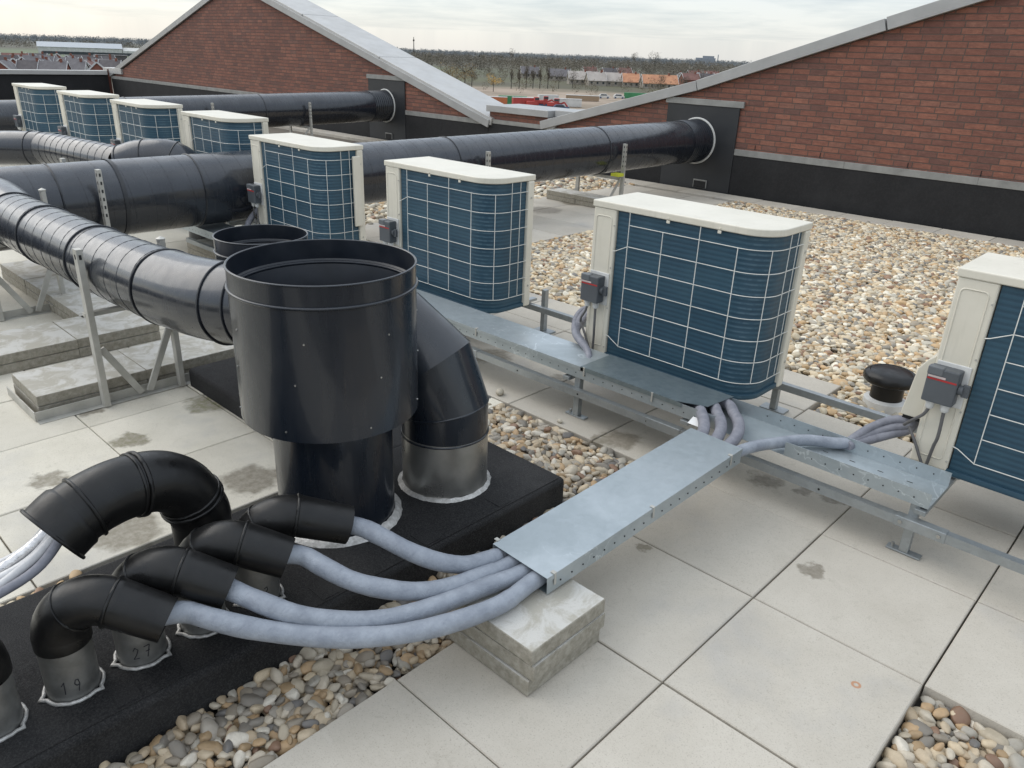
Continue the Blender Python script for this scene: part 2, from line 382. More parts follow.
def slabs(name, cells, mat, th=.05, gap=.0042):
    v = []; f = []; tint = []
    for (x0, x1, y0, y1) in cells:
        g = gap/2; b = .003; dz = random.uniform(-.0015, .0015); tx, ty = random.uniform(-.0022, .0022), random.uniform(-.0022, .0022)
        x0 += g+random.uniform(0, .0009); x1 -= g+random.uniform(0, .0009); y0 += g+random.uniform(0, .0009); y1 -= g+random.uniform(0, .0009)
        def Z(x, y): return dz+tx*(x-x0)+ty*(y-y0)
        o = len(v)
        ring = [(x0, y0), (x1, y0), (x1, y1), (x0, y1)]; inn = [(x0+b, y0+b), (x1-b, y0+b), (x1-b, y1-b), (x0+b, y1-b)]
        v += [(x, y, -th) for x, y in ring]+[(x, y, Z(x, y)-b) for x, y in ring]+[(x, y, Z(x, y)) for x, y in inn]
        f += [(o, o+1, o+5, o+4), (o+1, o+2, o+6, o+5), (o+2, o+3, o+7, o+6), (o+3, o, o+4, o+7)]
        f += [(o+4, o+5, o+9, o+8), (o+5, o+6, o+10, o+9), (o+6, o+7, o+11, o+10), (o+7, o+4, o+8, o+11), (o+8, o+9, o+10, o+11)]
        tint += [random.random()]*9
    me = bpy.data.meshes.new(name); me.from_pydata(v, [], f); me.update(); me.materials.append(mat)
    a = me.attributes.new('tint', 'FLOAT', 'FACE'); a.data.foreach_set('value', tint)
    o = bpy.data.objects.new(name, me); COL.objects.link(o); return tag(o, kind='structure')
cells = []; 
xs = [i*.5 for i in range(-1, 9)]
for x in xs:                                                  # walkway right of the curb
    for j in range(-9, 3):
        y = j*.5
        if x >= .5 and y < 0: continue
        cells.append((x, x+.5, y, y+.5))
for i in range(-7, -1):                                       # row behind the curb
    x = i*.5
    for y0, y1 in ((.46, 1.0), (1.0, 1.46), (1.46, 1.9)):
        if x >= -.5: continue
        cells.append((x, x+.5, y0, y1))
slabs('walkway', cells, M['paver'])
cells = []
x = -1.53
while x > -12:
    y = -.54-8*.5
    while y < 1.8:
        y1 = y+.5
        # leave out what lies inside the curbs
        if not (x-.5 > -3.53 and y > .4): cells.append((x-.5, x, y, min(y1, 1.96)))
        y += .5
    x -= .5
slabs('side_paving', cells, M['paverL'])
cells = [(-5.2+.5*i, -4.7+.5*i, 1.97+.5*j, 2.47+.5*j) for i in range(3) for j in range(9)]
slabs('far_walkway', cells, M['paver'])
cells = [(-23+.5*i, -22.5+.5*i, 6.6, 6.93) for i in range(56)]
slabs('kerb_strip', cells, M['paver'])

bf = simple('painted_gap_shade', (.035, .032, .028), None, .9)  # dark sheets added under the beds, painting the shade between pebbles
for nm, q in (('gap_shade_sheet', (-1.66, -.5, -2.7, .46)), ('gap_shade_sheet', (.5, 1.6, -1.4, 0)), ('gap_shade_sheet', (-3.7, 3.9, 1.5, 6.6))):
    tag(MB().box(q[0], q[1], q[2], q[3], -.0499, -.046).build(nm, bf), kind='structure')
# --- pebbles by geometry nodes: one object of uncountable gravel per bed
def gn_pebbles(pm):
    g = bpy.data.node_groups.new('pebbles', 'GeometryNodeTree')
    g.interface.new_socket('Geometry', in_out='INPUT', socket_type='NodeSocketGeometry'); g.interface.new_socket('Geometry', in_out='OUTPUT', socket_type='NodeSocketGeometry')
    N = g.nodes.new; L = g.links.new
    gi = N('NodeGroupInput'); go = N('NodeGroupOutput'); gti = N('GeometryNodeGeometryToInstance')
    for k in range(5):
        ico = N('GeometryNodeMeshIcoSphere'); ico.inputs['Radius'].default_value = .5; ico.inputs['Subdivisions'].default_value = 3
        sp = N('GeometryNodeSetPosition'); L(ico.outputs[0], sp.inputs[0])
        nz = N('ShaderNodeTexNoise'); nz.noise_dimensions = '4D'; nz.inputs['W'].default_value = k*3.7; nz.inputs['Scale'].default_value = 1.5; nz.inputs['Detail'].default_value = 1
        vm = N('ShaderNodeVectorMath'); vm.operation = 'MULTIPLY_ADD'; L(nz.outputs['Color'], vm.inputs[0]); vm.inputs[1].default_value = (.42, .42, .42); vm.inputs[2].default_value = (-.21, -.21, -.21)
        L(vm.outputs[0], sp.inputs['Offset'])
        ss = N('GeometryNodeSetShadeSmooth'); L(sp.outputs[0], ss.inputs[0]); sm = N('GeometryNodeSetMaterial'); sm.inputs['Material'].default_value = pm; L(ss.outputs[0], sm.inputs[0])
        L(sm.outputs[0], gti.inputs[0])
    def attr(nm, ty):
        a = N('GeometryNodeInputNamedAttribute'); a.data_type = ty; a.inputs[0].default_value = nm; return a.outputs[0]
    iop = N('GeometryNodeInstanceOnPoints'); L(gi.outputs[0], iop.inputs['Points']); L(gti.outputs[0], iop.inputs['Instance']); iop.inputs['Pick Instance'].default_value = True
    L(attr('rot', 'FLOAT_VECTOR'), iop.inputs['Rotation']); L(attr('size', 'FLOAT_VECTOR'), iop.inputs['Scale'])
    L(iop.outputs[0], go.inputs[0]); return g
GNS = {k: gn_pebbles(M[k]) for k in ('peb', 'peb2')}
def gravel(name, inside, box, spacing, z, size, layers=2, label='', pk='peb'):
    x0, x1, y0, y1 = box; P = []
    for l in range(layers):
        nx = int((x1-x0)/spacing)+2; ny = int((y1-y0)/(spacing*.87))+2
        for j in range(ny):
            for i in range(nx):
                x = x0+(i+.5*(j % 2)+.37*l)*spacing+random.gauss(0, spacing*.22); y = y0+(j+.4*l)*spacing*.87+random.gauss(0, spacing*.22)
                if inside(x, y): P.append((x, y, z-l*spacing*.33+random.uniform(-.006, .006)))
    n = len(P); me = bpy.data.meshes.new(name); me.from_pydata(P, [], [])
    s = rng.lognormal(math.log(size), .24, n).clip(size*.55, size*1.75); el = rng.uniform(.62, .95, n); fl = rng.uniform(.42, .72, n)
    S = np.stack([s*1.12, s*el, s*fl], 1); R = np.stack([rng.normal(0, .28, n), rng.normal(0, .28, n), rng.uniform(0, 6.28, n)], 1)
    a = me.attributes.new('size', 'FLOAT_VECTOR', 'POINT'); a.data.foreach_set('vector', S.astype(np.float32).ravel())
    a = me.attributes.new('rot', 'FLOAT_VECTOR', 'POINT'); a.data.foreach_set('vector', R.astype(np.float32).ravel())
    a = me.attributes.new('rnd', 'FLOAT', 'POINT'); a.data.foreach_set('value', rng.uniform(0, 1, n).astype(np.float32))
    me.materials.append(M[pk])
    o = bpy.data.objects.new(name, me); COL.objects.link(o); md = o.modifiers.new('pebbles', 'NODES'); md.node_group = GNS[pk]
    return tag(o, label, 'gravel', kind='stuff')
gravel('pebble_bed', lambda x, y: (-.765 < x < -.508 and -2.6 < y < 0) or (-1.66 < x < -.508 and 0.02 < y < .448), (-1.7, -.5, -2.6, .45), .0325, -.012, .0355, 3, 'mixed river pebbles beside the black curb under the hoses', 'peb2')
gravel('pebble_bed', lambda x, y: x > .508 and y < -.008, (.5, 1.5, -1.3, 0), .0325, -.026, .036, 3, 'mixed river pebbles in the sunken bed at the bottom right corner', 'peb2')
gravel('pebble_bed', lambda x, y: y > 1.93 or (x > -.48 and y > 1.53), (-3.68, 2.4, 1.5, 6.58), .038, -.012, .040, 2, 'wide field of pale river pebbles in front of the right brick gable')
gravel('pebble_bed', lambda x, y: True, (-10, -5.24, 2.0, 6.58), .065, -.01, .062, 1, 'pebbles on the far side of the long ducts')
gravel('pebble_bed', lambda x, y: True, (-1.50, -1.40, -1.75, -1.45), .03, .005, .035, 1, 'few loose pebbles along the left edge of the black curb')
# single stones lying loose on the slabs
for (px, py, s) in ((500, 392, .05), (560, 421, .028)):
    o = MB().lathe([(0.001, -.5), (.3, -.42), (.47, -.15), (.5, .05), (.38, .33), (.15, .47), (0.001, .5)], (0, 0, 0), 14).build('stone', simple('pale_stone', (.5, .46, .38), (.4, .36, .28), .6), smooth=80)
    o.location = at(px, py, s*.3); o.scale = (s, s*.8, s*.62); o.rotation_euler = (.1, 0, random.random()*3)
    tag(o, 'pale loose stone lying on the slabs %s' % ('beside the dark elbow duct' if px == 500 else 'at the foot of a rail post'), 'stone')

# ------------------------------------------------------------------ black curbs
def curb(name, x0, x1, y0, y1, h, label):
    b = MB(); N = 26; v = []
    # gently wavy felt-covered box
    b.box(x0, x1, y0, y1, -.05, h)
    o = b.build(name, M['bit'], bevel=.018, seg=3, smooth=50); return tag(o, label, 'roof curb')
c1 = curb('roof_curb', -1.375, -.763, -4.5, -.002, .10, 'long black felt covered curb carrying the pipe elbows in the foreground')
c2 = curb('roof_curb', -2.68, -1.378, -.53, -.10, .088, 'low black felt covered curb behind the big navy flue')
for x, y0, y1 in ((-.79, -3.9, -.03),):
    MB().box(x-.31, x+.012, y0, y1, .1, .1025).build('felt_lap', M['bit'], c1)
for y in (-1.55, -1.38, -1.22, -1.0, -.62, -.3):
    MB().box(-.86, -.785, y-.035+random.uniform(-.01, .01), y+.03, .1025, .1045).build('felt_patch', M['bit'], c1, bevel=.001)

# ------------------------------------------------------------------ big navy flue
def bead(mb, c, r, z, w=.006, n=64):
    mb.tube([(c[0]+r*math.cos(a), c[1]+r*math.sin(a), z) for a in [2*PI*i/n for i in range(n)]], w, 8, closed=True); return mb
def flue(name, c, R, ztop, zbot, r2, base, label):
    t = empty(name, (c[0], c[1], base), label, 'flue'); o = (0, 0, -base)
    ti = .004
    b = MB().lathe([(R-ti, zbot+.004), (R, zbot), (R, ztop), (R-.002, ztop+.002), (R-ti, ztop)], o, 96)
    b.build('outer_casing', M['chim'], t, smooth=35)
    i = MB().lathe([(R-ti, ztop), (R-ti, ztop-.06), (R-.010, ztop-.066), (R-.016, ztop-.075), (R-.016, zbot+.06), (r2, zbot+.05)], o, 96).build('inner_lining', M['ductin'], t, smooth=35)
    k = MB().lathe([(.001, zbot+.055), (R-.035, zbot+.055)], o, 64); k.build('base_plate', M['ductin'], t)
    g = MB(); bead(g, (0, 0), R+.001, ztop-.062-base, .005); bead(g, (0, 0), R+.0, ztop-.001-base, .003, 96); g.build('rim_bead', M['chim'], t, smooth=60)
    g = MB(); bead(g, (0, 0), R-.012, ztop-.070-base, .006); g.build('inner_bead', M['ductin'], t, smooth=60)
    MB().lathe([(R-.01, zbot+.01), (r2+.002, zbot+.03)], o, 64).build('shoulder', M['chim'], t, smooth=35)
    MB().lathe([(r2, zbot+.04), (r2, base+.012), (r2+.004, base+.008)], o, 96).build('lower_pipe', M['chim'], t, smooth=35)
    MB().lathe([(r2+.001, base+.022), (r2+.016, base+.014), (r2+.026, base+.001)], o, 72, .002).build('base_flange', M['caulk'], t, smooth=60)
    for zz in (ztop-.16, ztop-.28, zbot+.03):
        for k in range(7):
            a = 2*PI*k/7+.2+zz; x, y = (R)*math.cos(a), R*math.sin(a)
            MB().tube([(x*.99, y*.99, zz-base), (x*1.01, y*1.01, zz-base)], .0028, 8).build('rivet', M['alu'], t)
    return t
flue('exhaust_flue', (-1.135, -.735),   .268, .952, .496, .185, .1, 'large open topped dark navy flue standing on the black curb in front')
flue('exhaust_flue', (-2.17, -.36), .187, .796, .42, .13, .088, 'smaller open topped dark flue partly hidden behind the large one')

# ------------------------------------------------------------------ ducts
def path_sampler(pts):
    P = [Vector(p) for p in pts]; D = [0]
    for i in range(1, len(P)): D.append(D[-1]+(P[i]-P[i-1]).length)
    fr = []; T = None; u = None
    for i in range(len(P)):
        a = (P[min(i+1, len(P)-1)]-P[max(i-1, 0)]).normalized()
        if u is None: u = a.orthogonal().normalized()
        else: u = (T.rotation_difference(a) @ u); u = (u-a*u.dot(a)).normalized()
        T = a; fr.append((u.copy(), a.cross(u)))
    def fn(t):
        i = 0
        while i < len(D)-2 and D[i+1] < t: i += 1
        k = (t-D[i])/max(D[i+1]-D[i], 1e-9); k = max(0, min(1, k))
        return P[i].lerp(P[i+1], k), fr[i][0].lerp(fr[i+1][0], k).normalized(), fr[i][1].lerp(fr[i+1][1], k).normalized()
    return fn, D[-1]
def rings(mb, pts, ds, r, w=.005):
    fn, L = path_sampler(pts)
    for d in ds:
        c, u, v = fn(d); mb.tube([c+(u*math.cos(a)+v*math.sin(a))*r for a in [2*PI*i/48 for i in range(48)]], w, 6, closed=True)
    return mb
def ringparts(name, pts, ds, r, w, mat, par):
    for d in ds: rings(MB(), pts, [d], r, w).build(name, mat, par, smooth=60)
# branch duct: leaves the curb collar beside the flue, passes behind it and runs to the main duct
RB = .150
dk2 = empty('branch_duct', (-1.056, -.334, .1), 'black spiral branch duct passing behind the large navy flue', 'duct')
def loc(pts, t): return [Vector(p)-t.location for p in pts]
col_c = (-1.056, -.334)
P1 = [(-1.056, -.334, .29), (-1.056, -.334, .40), (-1.10, -.355, .535), (-1.225, -.405, .632), (-1.40, -.475, .655), (-1.62, -.56, .648), (-1.90, -.665, .63)]
MB().lathe([(.151, .0), (.151, .21)], (0, 0, 0), 64).build('collar', M['alu'], dk2, smooth=35)
MB().lathe([(.152, .012), (.160, .008), (.168, .001)], (0, 0, 0), 64, .0015).build('sealing_edge', M['caulk'], dk2, smooth=60)
MB().lathe([(.1525, .0), (.1525, .205)], (0, 0, 0), 3).v
e = MB().tube(loc(P1, dk2), RB, 64, cap=False).build('segmented_elbow', M['chim'], dk2, smooth=7)
ringparts('elbow_seam', loc(P1, dk2), [.012, .105], RB+.001, .004, M['chim'], dk2)
B0, B1, B2 = Vector((-1.83, -.650, .634)), Vector((-2.26, -.725, .612)), Vector((-4.17, -.735, .570))
P2 = spline([Vector((-1.60, -.555, .650)), B0, Vector((-2.04, -.70, .62)), B1], 4)
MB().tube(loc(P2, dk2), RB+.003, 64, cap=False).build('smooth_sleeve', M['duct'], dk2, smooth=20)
P3 = [B1, Vector((-2.8, -.735, .594)), Vector((-3.5, -.735, .580)), B2]
P3s = spline(P3, 8)
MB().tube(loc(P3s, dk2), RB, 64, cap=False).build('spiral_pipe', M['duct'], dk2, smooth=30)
fn, L3 = path_sampler(loc(P3s, dk2))
MB().helix(fn, L3, .125, RB+.0003, .0016, 32).build('spiral_seam', M['seam'], dk2)
ringparts('joint_ring', loc(P2, dk2), [.20, .30], RB+.006, .004, M['seam'], dk2); ringparts('joint_ring', loc(P3s, dk2), [.01, .70, 1.38, L3-.01], RB+.003, .0045, M['seam'], dk2)
# saddle elbow into the main duct
P4 = spline([B2, B2+Vector((-.2, 0, .0)), B2+Vector((-.4, 0, -.01)), B2+Vector((-.62, 0, -.04)), B2+Vector((-.85, 0, -.08))], 6)
MB().tube(loc(P4, dk2), [RB+.002+.05*min(1, i/14) for i in range(len(P4))], 64, cap=False).build('saddle_sleeve', M['duct'], dk2, smooth=30)
ringparts('joint_ring', loc(P4, dk2), [.50], RB+.054, .006, M['seam'], dk2)

def main_duct(x, z, R, y0, label, joints, bands, sx=.038, sz=.008):
    t = empty('main_duct', (x, 7.0, 0), label, 'duct')
    def A(w): return Vector((sx*(w-7), w-7, z+sz*(w-7)))
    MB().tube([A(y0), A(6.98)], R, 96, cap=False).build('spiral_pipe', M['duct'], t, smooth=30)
    N = 40; fn, L = path_sampler([A(y0+i*(6.98-y0)/N) for i in range(N+1)])
    MB().helix(fn, L, .135, R+.0002, .0013, 36).build('spiral_seam', M['seam'], t)
    for y in joints: ringparts('joint_ring', [A(y-.1), A(y+.1)], [.1], R+.002, .0055, M['seam'], t)
    for w in bands: MB().tube([A(w-.012), A(w+.012)], R+.006, 72, cap=False).build('clamp_band', M['seam'], t, smooth=30)
    b = MB(); pts = []; rr = []
    for i in range(40): pts.append(A(6.58+i*.0105)); rr.append(R+.004+.004*math.sin(i*PI/2))
    b.tube(pts, rr, 72, cap=False).build('ribbed_end', M['chim'], t, smooth=40)
    b = MB(); b.tube([(R+.018)*Vector((math.cos(a), 0, math.sin(a)))+Vector((0, -.035, z)) for a in [2*PI*i/64 for i in range(64)]], .013, 10, closed=True)
    b.build('seal_ring', M['mesh_ring'], t, smooth=60)
    return t
main_duct(-4.55, .58, .250, -4.0, 'long thick black duct running to the dark panel in the right brick gable', [-.9, -.35, .55, 1.25, 2.9, 5.0], [.02, 1.28])
main_duct(-10.86, .575, .250, -4.0, 'far black duct entering the dark panel in the left brick gable', [.5, 2.5, 4.5], [], .0, .012)
# far branch duct
F0 = [atL(-40, 149, 8.5), atL(8, 148, 8.2), atL(44, 149, 8.0), atL(62, 151.5, 7.8), atL(90, 157.5, 7.4), atL(124, 165, 7.0)]
t = empty('branch_duct', (F0[-1][0], F0[-1][1], 0), 'far black spiral branch duct with an elbow in front of the far heat pumps', 'duct')
f1 = [Vector(p) for p in F0]
A = spline([f1[0], f1[1], f1[2]], 5); Bc = spline([f1[2], f1[3], f1[4], f1[5]], 6)
MB().tube(loc(A, t), .142, 48, cap=False).build('smooth_sleeve', M['duct'], t, smooth=30)
MB().tube(loc(Bc, t), .138, 48, cap=False).build('spiral_pipe', M['duct'], t, smooth=30)
fn, L = path_sampler(loc(Bc, t)); MB().helix(fn, L, .095, .139, .002, 24).build('spiral_seam', M['seam'], t)
H = f1[5]; hp = spline([H, H+Vector((.13, .12, .05)), H+Vector((.30, .30, .03)), H+Vector((.42, .42, -.22)), H+Vector((.42, .42, -H.z+.05))], 6)
MB().tube(loc(hp, t), .150, 48, cap=False).build('segmented_elbow', M['duct'], t, smooth=30)
ringparts('joint_ring', loc(hp, t), [.02, .2, .4], .152, .005, M['seam'], t); ringparts('joint_ring', loc(A, t), [.3, .7], .144, .004, M['seam'], t)

# ------------------------------------------------------------------ pipe elbows on collars with numbers
GLY = {'1': [[(.15, .7), (.5, 1), (.42, 0)]], '9': [[(.75, .55), (.45, .5), (.25, .7), (.4, .98), (.7, .95), (.78, .6), (.55, 0)]],
       '2': [[(.15, .75), (.4, 1), (.75, .8), (.5, .4), (.1, .02), (.8, .05)]], '7': [[(.1, .95), (.8, 1), (.4, 0)], [(.25, .5), (.75, .55)]],
       '3': [[(.15, .9), (.6, .98), (.65, .7), (.35, .55), (.7, .4), (.55, .05), (.1, .05)]], '5': [[(.75, 1), (.25, .95), (.2, .6), (.6, .6), (.75, .3), (.5, .02), (.1, .08)]],
       '4': [[(.35, 1), (.1, .35), (.8, .4)], [(.62, .75), (.55, 0)]]}
def number(t, txt, r, z, az, h=.034):
    b = MB()
    for k, ch in enumerate(txt):
        for st in GLY[ch]:
            pts = []
            for i in range(len(st)-1):
                for q in range(5):
                    x = st[i][0]+(st[i+1][0]-st[i][0])*q/4; y = st[i][1]+(st[i+1][1]-st[i][1])*q/4
                    a = az+((k-len(txt)/2+.1)+x*.75)*h*.75/r
                    pts.append((r*math.cos(a), r*math.sin(a), z+y*h))
            b.tube(pts, .0011, 5)
    b.build('number', M['ink'], t)
def elbow_pipe(c, num, end, label, h=.172, az=None, straight=None):
    rc = .0575; z0 = .1
    t = empty('pipe_elbow', (c[0], c[1], z0), label, 'pipe elbow', 'black pipe elbows on the curb')
    MB().lathe([(rc, 0), (rc, h)], (0, 0, 0), 40).build('collar', M['alu2'], t, smooth=35)
    b = MB(); pr = []
    n = 40; pts = []
    for i in range(n):
        a = 2*PI*i/n; k = 1+(.16 if i % 13 == 4 else 0)+random.uniform(-.012, .012)
        pts.append(((rc+.005)*k*math.cos(a), (rc+.005)*k*math.sin(a), .004+random.uniform(-.001, .002)))
    b.tube(pts, .0048, 6, closed=True).build('sealing_edge', M['caulk'], t, smooth=80)
    if num: number(t, num, rc+.0008, .030, az if az is not None else -1.0)
    if end is None: return t
    zt = h-.022
    E_ = Vector(end)-Vector((c[0], c[1], z0)); ze = E_.z
    d = Vector((E_.x, E_.y, 0)); L = d.length; d.normalize()
    # arc rises then turns to the horizontal direction with a slight droop
    rr = .092; cz = zt+.008
    P = [Vector((0, 0, zt)), Vector((0, 0, max(cz, zt+.01)))]
    amax = PI/2*1.1
    for _ in range(8):
        s0 = Vector((0, 0, max(cz, zt+.01)))+d*(rr-rr*math.cos(amax))+Vector((0, 0, 1))*rr*math.sin(amax)
        dd = E_-s0; amax = PI/2+math.atan2(-dd.z, math.hypot(dd.x, dd.y))
    ac = [Vector((0, 0, max(cz, zt+.01)))+d*(rr-rr*math.cos(a))+Vector((0, 0, 1))*rr*math.sin(a) for a in [amax*i/14 for i in range(1, 15)]]
    P += ac; nE = len(P)
    R = [.0605]*2+[.0605-.005*i/13 for i in range(14)]
    MB().tube(P, R, 40, cap=False).build('elbow_bend', M['pvc'], t, smooth=50)
    # straight spout
    s0 = P[-1]; dirn = (E_-s0).normalized()
    o_ = MB().tube([s0-dirn*.012, s0-dirn*.008, s0+dirn*.006, E_], [.0556, .0585, .0570, .0535], 40, cap=False)
    o_.build('spout', M['pvc'], t, smooth=50)
    MB().tube([E_, E_-dirn*.05], [.0500, .0500], 32, cap=False).build('spout_lining', M['hole'], t, smooth=50)
    MB().tube([E_-dirn*.001, E_], [.0535, .0500], 40, cap=False).build('spout_lip', M['pvc'], t, smooth=50)
    MB().tube([E_-dirn*.05, E_-dirn*.052], [.0502, .001], 32, cap=False).build('dark_stop', M['hole'], t)
    # socket rings
    LL = path_sampler(P)[1]
    MB().tube([Vector((0, 0, zt-.012)), Vector((0, 0, zt-.010)), Vector((0, 0, zt+.014)), Vector((0, 0, zt+.022))], [.0605, .061, .061, .0605], 40, cap=False).build('bottom_socket', M['pvc'], t, smooth=60)
    ringparts('socket_ring', P, [LL*.5], 0.0585, .0038, M['pvc'], t); ringparts('socket_ring', P, [LL*.97], .0575, .0045, M['pvc'], t)
    return t
CY = [-1.623, -1.462, -1.301, -1.140]
ENDS = [at(168, 620, .29), at(230, 588, .295), at(288, 558, .30), at(349, 525, .30)]
nums = ['19', '27', '35', '43']
lab = ['black pipe elbow on the collar marked 19', 'black pipe elbow on the collar marked 27', 'black pipe elbow between the one marked 27 and the one marked 43', 'black pipe elbow nearest the large navy flue, on the collar marked 43']
for k in range(4):
    elbow_pipe((-.93, CY[k]), nums[k], ENDS[k], lab[k], az=-.30)
t = elbow_pipe((-.93, -1.79), '11', (-.72, -1.93, .24), 'black pipe elbow on the collar marked 11 at the left edge', az=-.45)

# tall double-bend pipe (goose neck)
UB = [(-1.10, -1.20, .12), (-1.10, -1.20, .30)]
q = [(-1.10, -1.212, .35), (-1.098, -1.24, .415), (-1.095, -1.30, .462), (-1.09, -1.38, .478), (-1.085, -1.45, .474), (-1.08, -1.515, .456), (-1.075, -1.565, .428)]
t = empty('gooseneck_pipe', (-1.10, -1.20, .1), 'black gooseneck pipe bending over to the left with pale lines coming out', 'pipe elbow')
pp = spline(loc(UB+q, t), 8); nP = len(pp)
MB().lathe([(.077, 0), (.077, .16)], (0, 0, 0), 40).build('collar', M['alu2'], t, smooth=35)
MB().tube(pp, .080, 40, cap=False).build('bent_pipe', M['pvc'], t, smooth=50)
fn, L = path_sampler(pp)
for f_, w in ((.38, .006), (.405, .0045), (.66, .006), (.68, .004), (.86, .005)):
    ringparts('socket_ring', pp, [L*f_], .0815, w, M['pvc'], t)
k0 = int(nP*.86); sp_ = [pp[k0]]+pp[k0+1:]
MB().tube(sp_, [.081]+[.086]*(len(sp_)-2)+[.088], 40, cap=False).build('end_socket', M['pvc'], t, smooth=50)
g = MB(); rings(g, pp, [L*.997], .088, .005); g.build('end_lip', M['pvc'], t, smooth=60)
MB().tube([pp[-2], pp[-1].lerp(pp[-2], .3)], [.001, .080], 32, cap=False).build('dark_stop', M['hole'], t)
# lines leaving it to the left
EndW = Vector(q[-1]); 
hl = [M['whitehose'], M['silver'], M['whitehose'], M['whitehose'], M['hose2']]
hlab = ['pale foil taped line, uppermost of those leaving the gooseneck', 'silver taped line second from the top out of the gooseneck', 'pale line in the middle of those leaving the gooseneck', 'pale line below the middle one out of the gooseneck', 'grey line, lowest of those leaving the gooseneck']
for k in range(5):
    o = (k-2)
    st = EndW+Vector((.018*o, .03, .03)); 
    p1 = EndW+Vector((.024*o, -.06, -.045+.012*(k % 2))); p2 = EndW+Vector((.032*o-.03, -.20, -.09-.012*(k % 2))); p3 = EndW+Vector((.036*o-.07, -.42, -.16+.01*(k % 3))); p4 = EndW+Vector((.03*o-.1, -.8, -.24+.01*k))
    c = MB().tube(spline([st, p1, p2, p3, p4], 8), .0115 if k != 1 else .014, 12).build('insulated_line', hl[k], smooth=60)
    tag(c, hlab[k], 'hose', 'lines leaving the gooseneck pipe')

# ------------------------------------------------------------------ hoses from the elbows into the short tray
SPX = [[(185, 612, .283), (212, 619, .270), (250, 628, .245), (300, 635, .218), (350, 637.5, .20), (400, 634, .19), (450, 623, .186), (500, 604.5, .183)],
       [(243, 595, .288), (262, 603, .275), (292, 614, .25), (325, 620, .228), (360, 621.5, .21), (400, 616.5, .195), (440, 604.5, .187), (482, 588, .184)],
       [(302, 555.5, .295), (322, 566, .28), (350, 580, .255), (380, 588, .232), (415, 591.5, .21), (450, 587, .195), (488, 573.5, .186)],
       [(363, 528, .297), (382, 537, .284), (410, 551.5, .26), (440, 562, .23), (468, 564.5, .205), (494, 558, .190)]]
tx = [-.368, -.416, -.465, -.515]
hlb = ['grey blue insulated hose nearest the viewer, from the elbow marked 19 to the cable tray', 'grey blue insulated hose from the elbow marked 27 to the cable tray', 'grey blue insulated hose from the third elbow, marked 35, to the cable tray', 'grey blue insulated hose from the elbow next to the large flue to the cable tray']
for k in range(4):
    e = Vector(ENDS[k]); d = (e-Vector((-.93, CY[k], e.z+.06))).normalized()
    pts = [e-d*.03+Vector((0, 0, .006))]+[at(*p) for p in SPX[k]]+[(tx[k]-.002, -.62, .184), (tx[k]+.004, -.50, .189), (tx[k]+.008, -.40, .194)]
    sp_ = spline(pts, 8)
    o = MB().tube(sp_, [(.0258 if i < len(sp_)-22 else .0236)+.0007*math.sin(i*.37+k)+random.uniform(-.0003, .0003) for i in range(len(sp_))], 20).build('insulated_hose', M['hose'], smooth=70)
    tag(o, hlb[k], 'hose', 'hoses from the pipe elbows to the tray')

# ------------------------------------------------------------------ block stack under the short tray
for k in range(3):
    j = (-.006, .004, .0)[k]
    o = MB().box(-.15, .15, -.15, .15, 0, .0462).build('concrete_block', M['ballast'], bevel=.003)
    o.location = (-.358+j, -.647+j*.5, .0015+k*.0515); o.rotation_euler = (0, 0, (.0, .012, -.004)[k])
    tag(o, ['bottom', 'middle', 'top'][k]+' concrete slab of the square stack under the short cable tray', 'concrete slab', 'stacked slabs under the short tray')

# ------------------------------------------------------------------ cable trays
def holes(mb, p0, p1, n, r, nrm, zoff=0):
    p0, p1 = Vector(p0), Vector(p1); nrm = Vector(nrm)
    for i in range(n):
        c = p0.lerp(p1, (i+.5)/n); mb.tube([c-nrm*.0005, c+nrm*.0012], r, 8)
# short tray (local: x across, y along)
ang = math.atan2(-.385-(-.445), 1.0)
t = empty('cable_tray', (-.431, -.605, .157), 'short covered galvanised cable tray from the block stack up to the long tray', 'cable tray')
yaw_ = -math.atan2(.034, 1); pit = math.atan2(.05, 1.0)
t.rotation_euler = (pit, 0, yaw_)
W2 = .105; LT = 1.0
HS = .056
MB().box(-W2, -W2+.0015, 0, LT, 0, HS).build('side_rail', M['tray'], t)
b = MB(); b.box(W2-.0015, W2, 0, LT, 0, HS); b.use(1); holes(b, (W2+.0005, .03, .022), (W2+.0005, LT-.02, .022), 20, .0026, (1, 0, 0)); b.build('side_rail', [M['tray'], M['hole']], t)
MB().box(-W2+.0015, W2-.0015, .002, LT, 0, .0015).build('tray_floor', M['trayD'], t)
h_ = HS+.001; b = MB(); b.prism([(-W2-.003, h_), (-W2-.003, h_-.013), (-W2-.0015, h_-.013), (-W2-.0015, h_+.0005), (W2+.0015, h_+.0005), (W2+.0015, h_-.013), (W2+.003, h_-.013), (W2+.003, h_+.002), (-W2-.003, h_+.002)], -.004, LT)
b.build('tray_lid', M['tray'], t)
for (x, y) in ((W2+.004, .03), (W2+.004, .48), (-W2-.002, .02), (W2+.004, .93)):
    b = MB(); b.box(x-.003, x+.001, y-.006, y+.002, .022, h_+.004); b.box(x-.014, x+.001, y-.008, y+.004, h_+.0025, h_+.005); b.build('lid_clip', M['post'], t, bevel=.001)
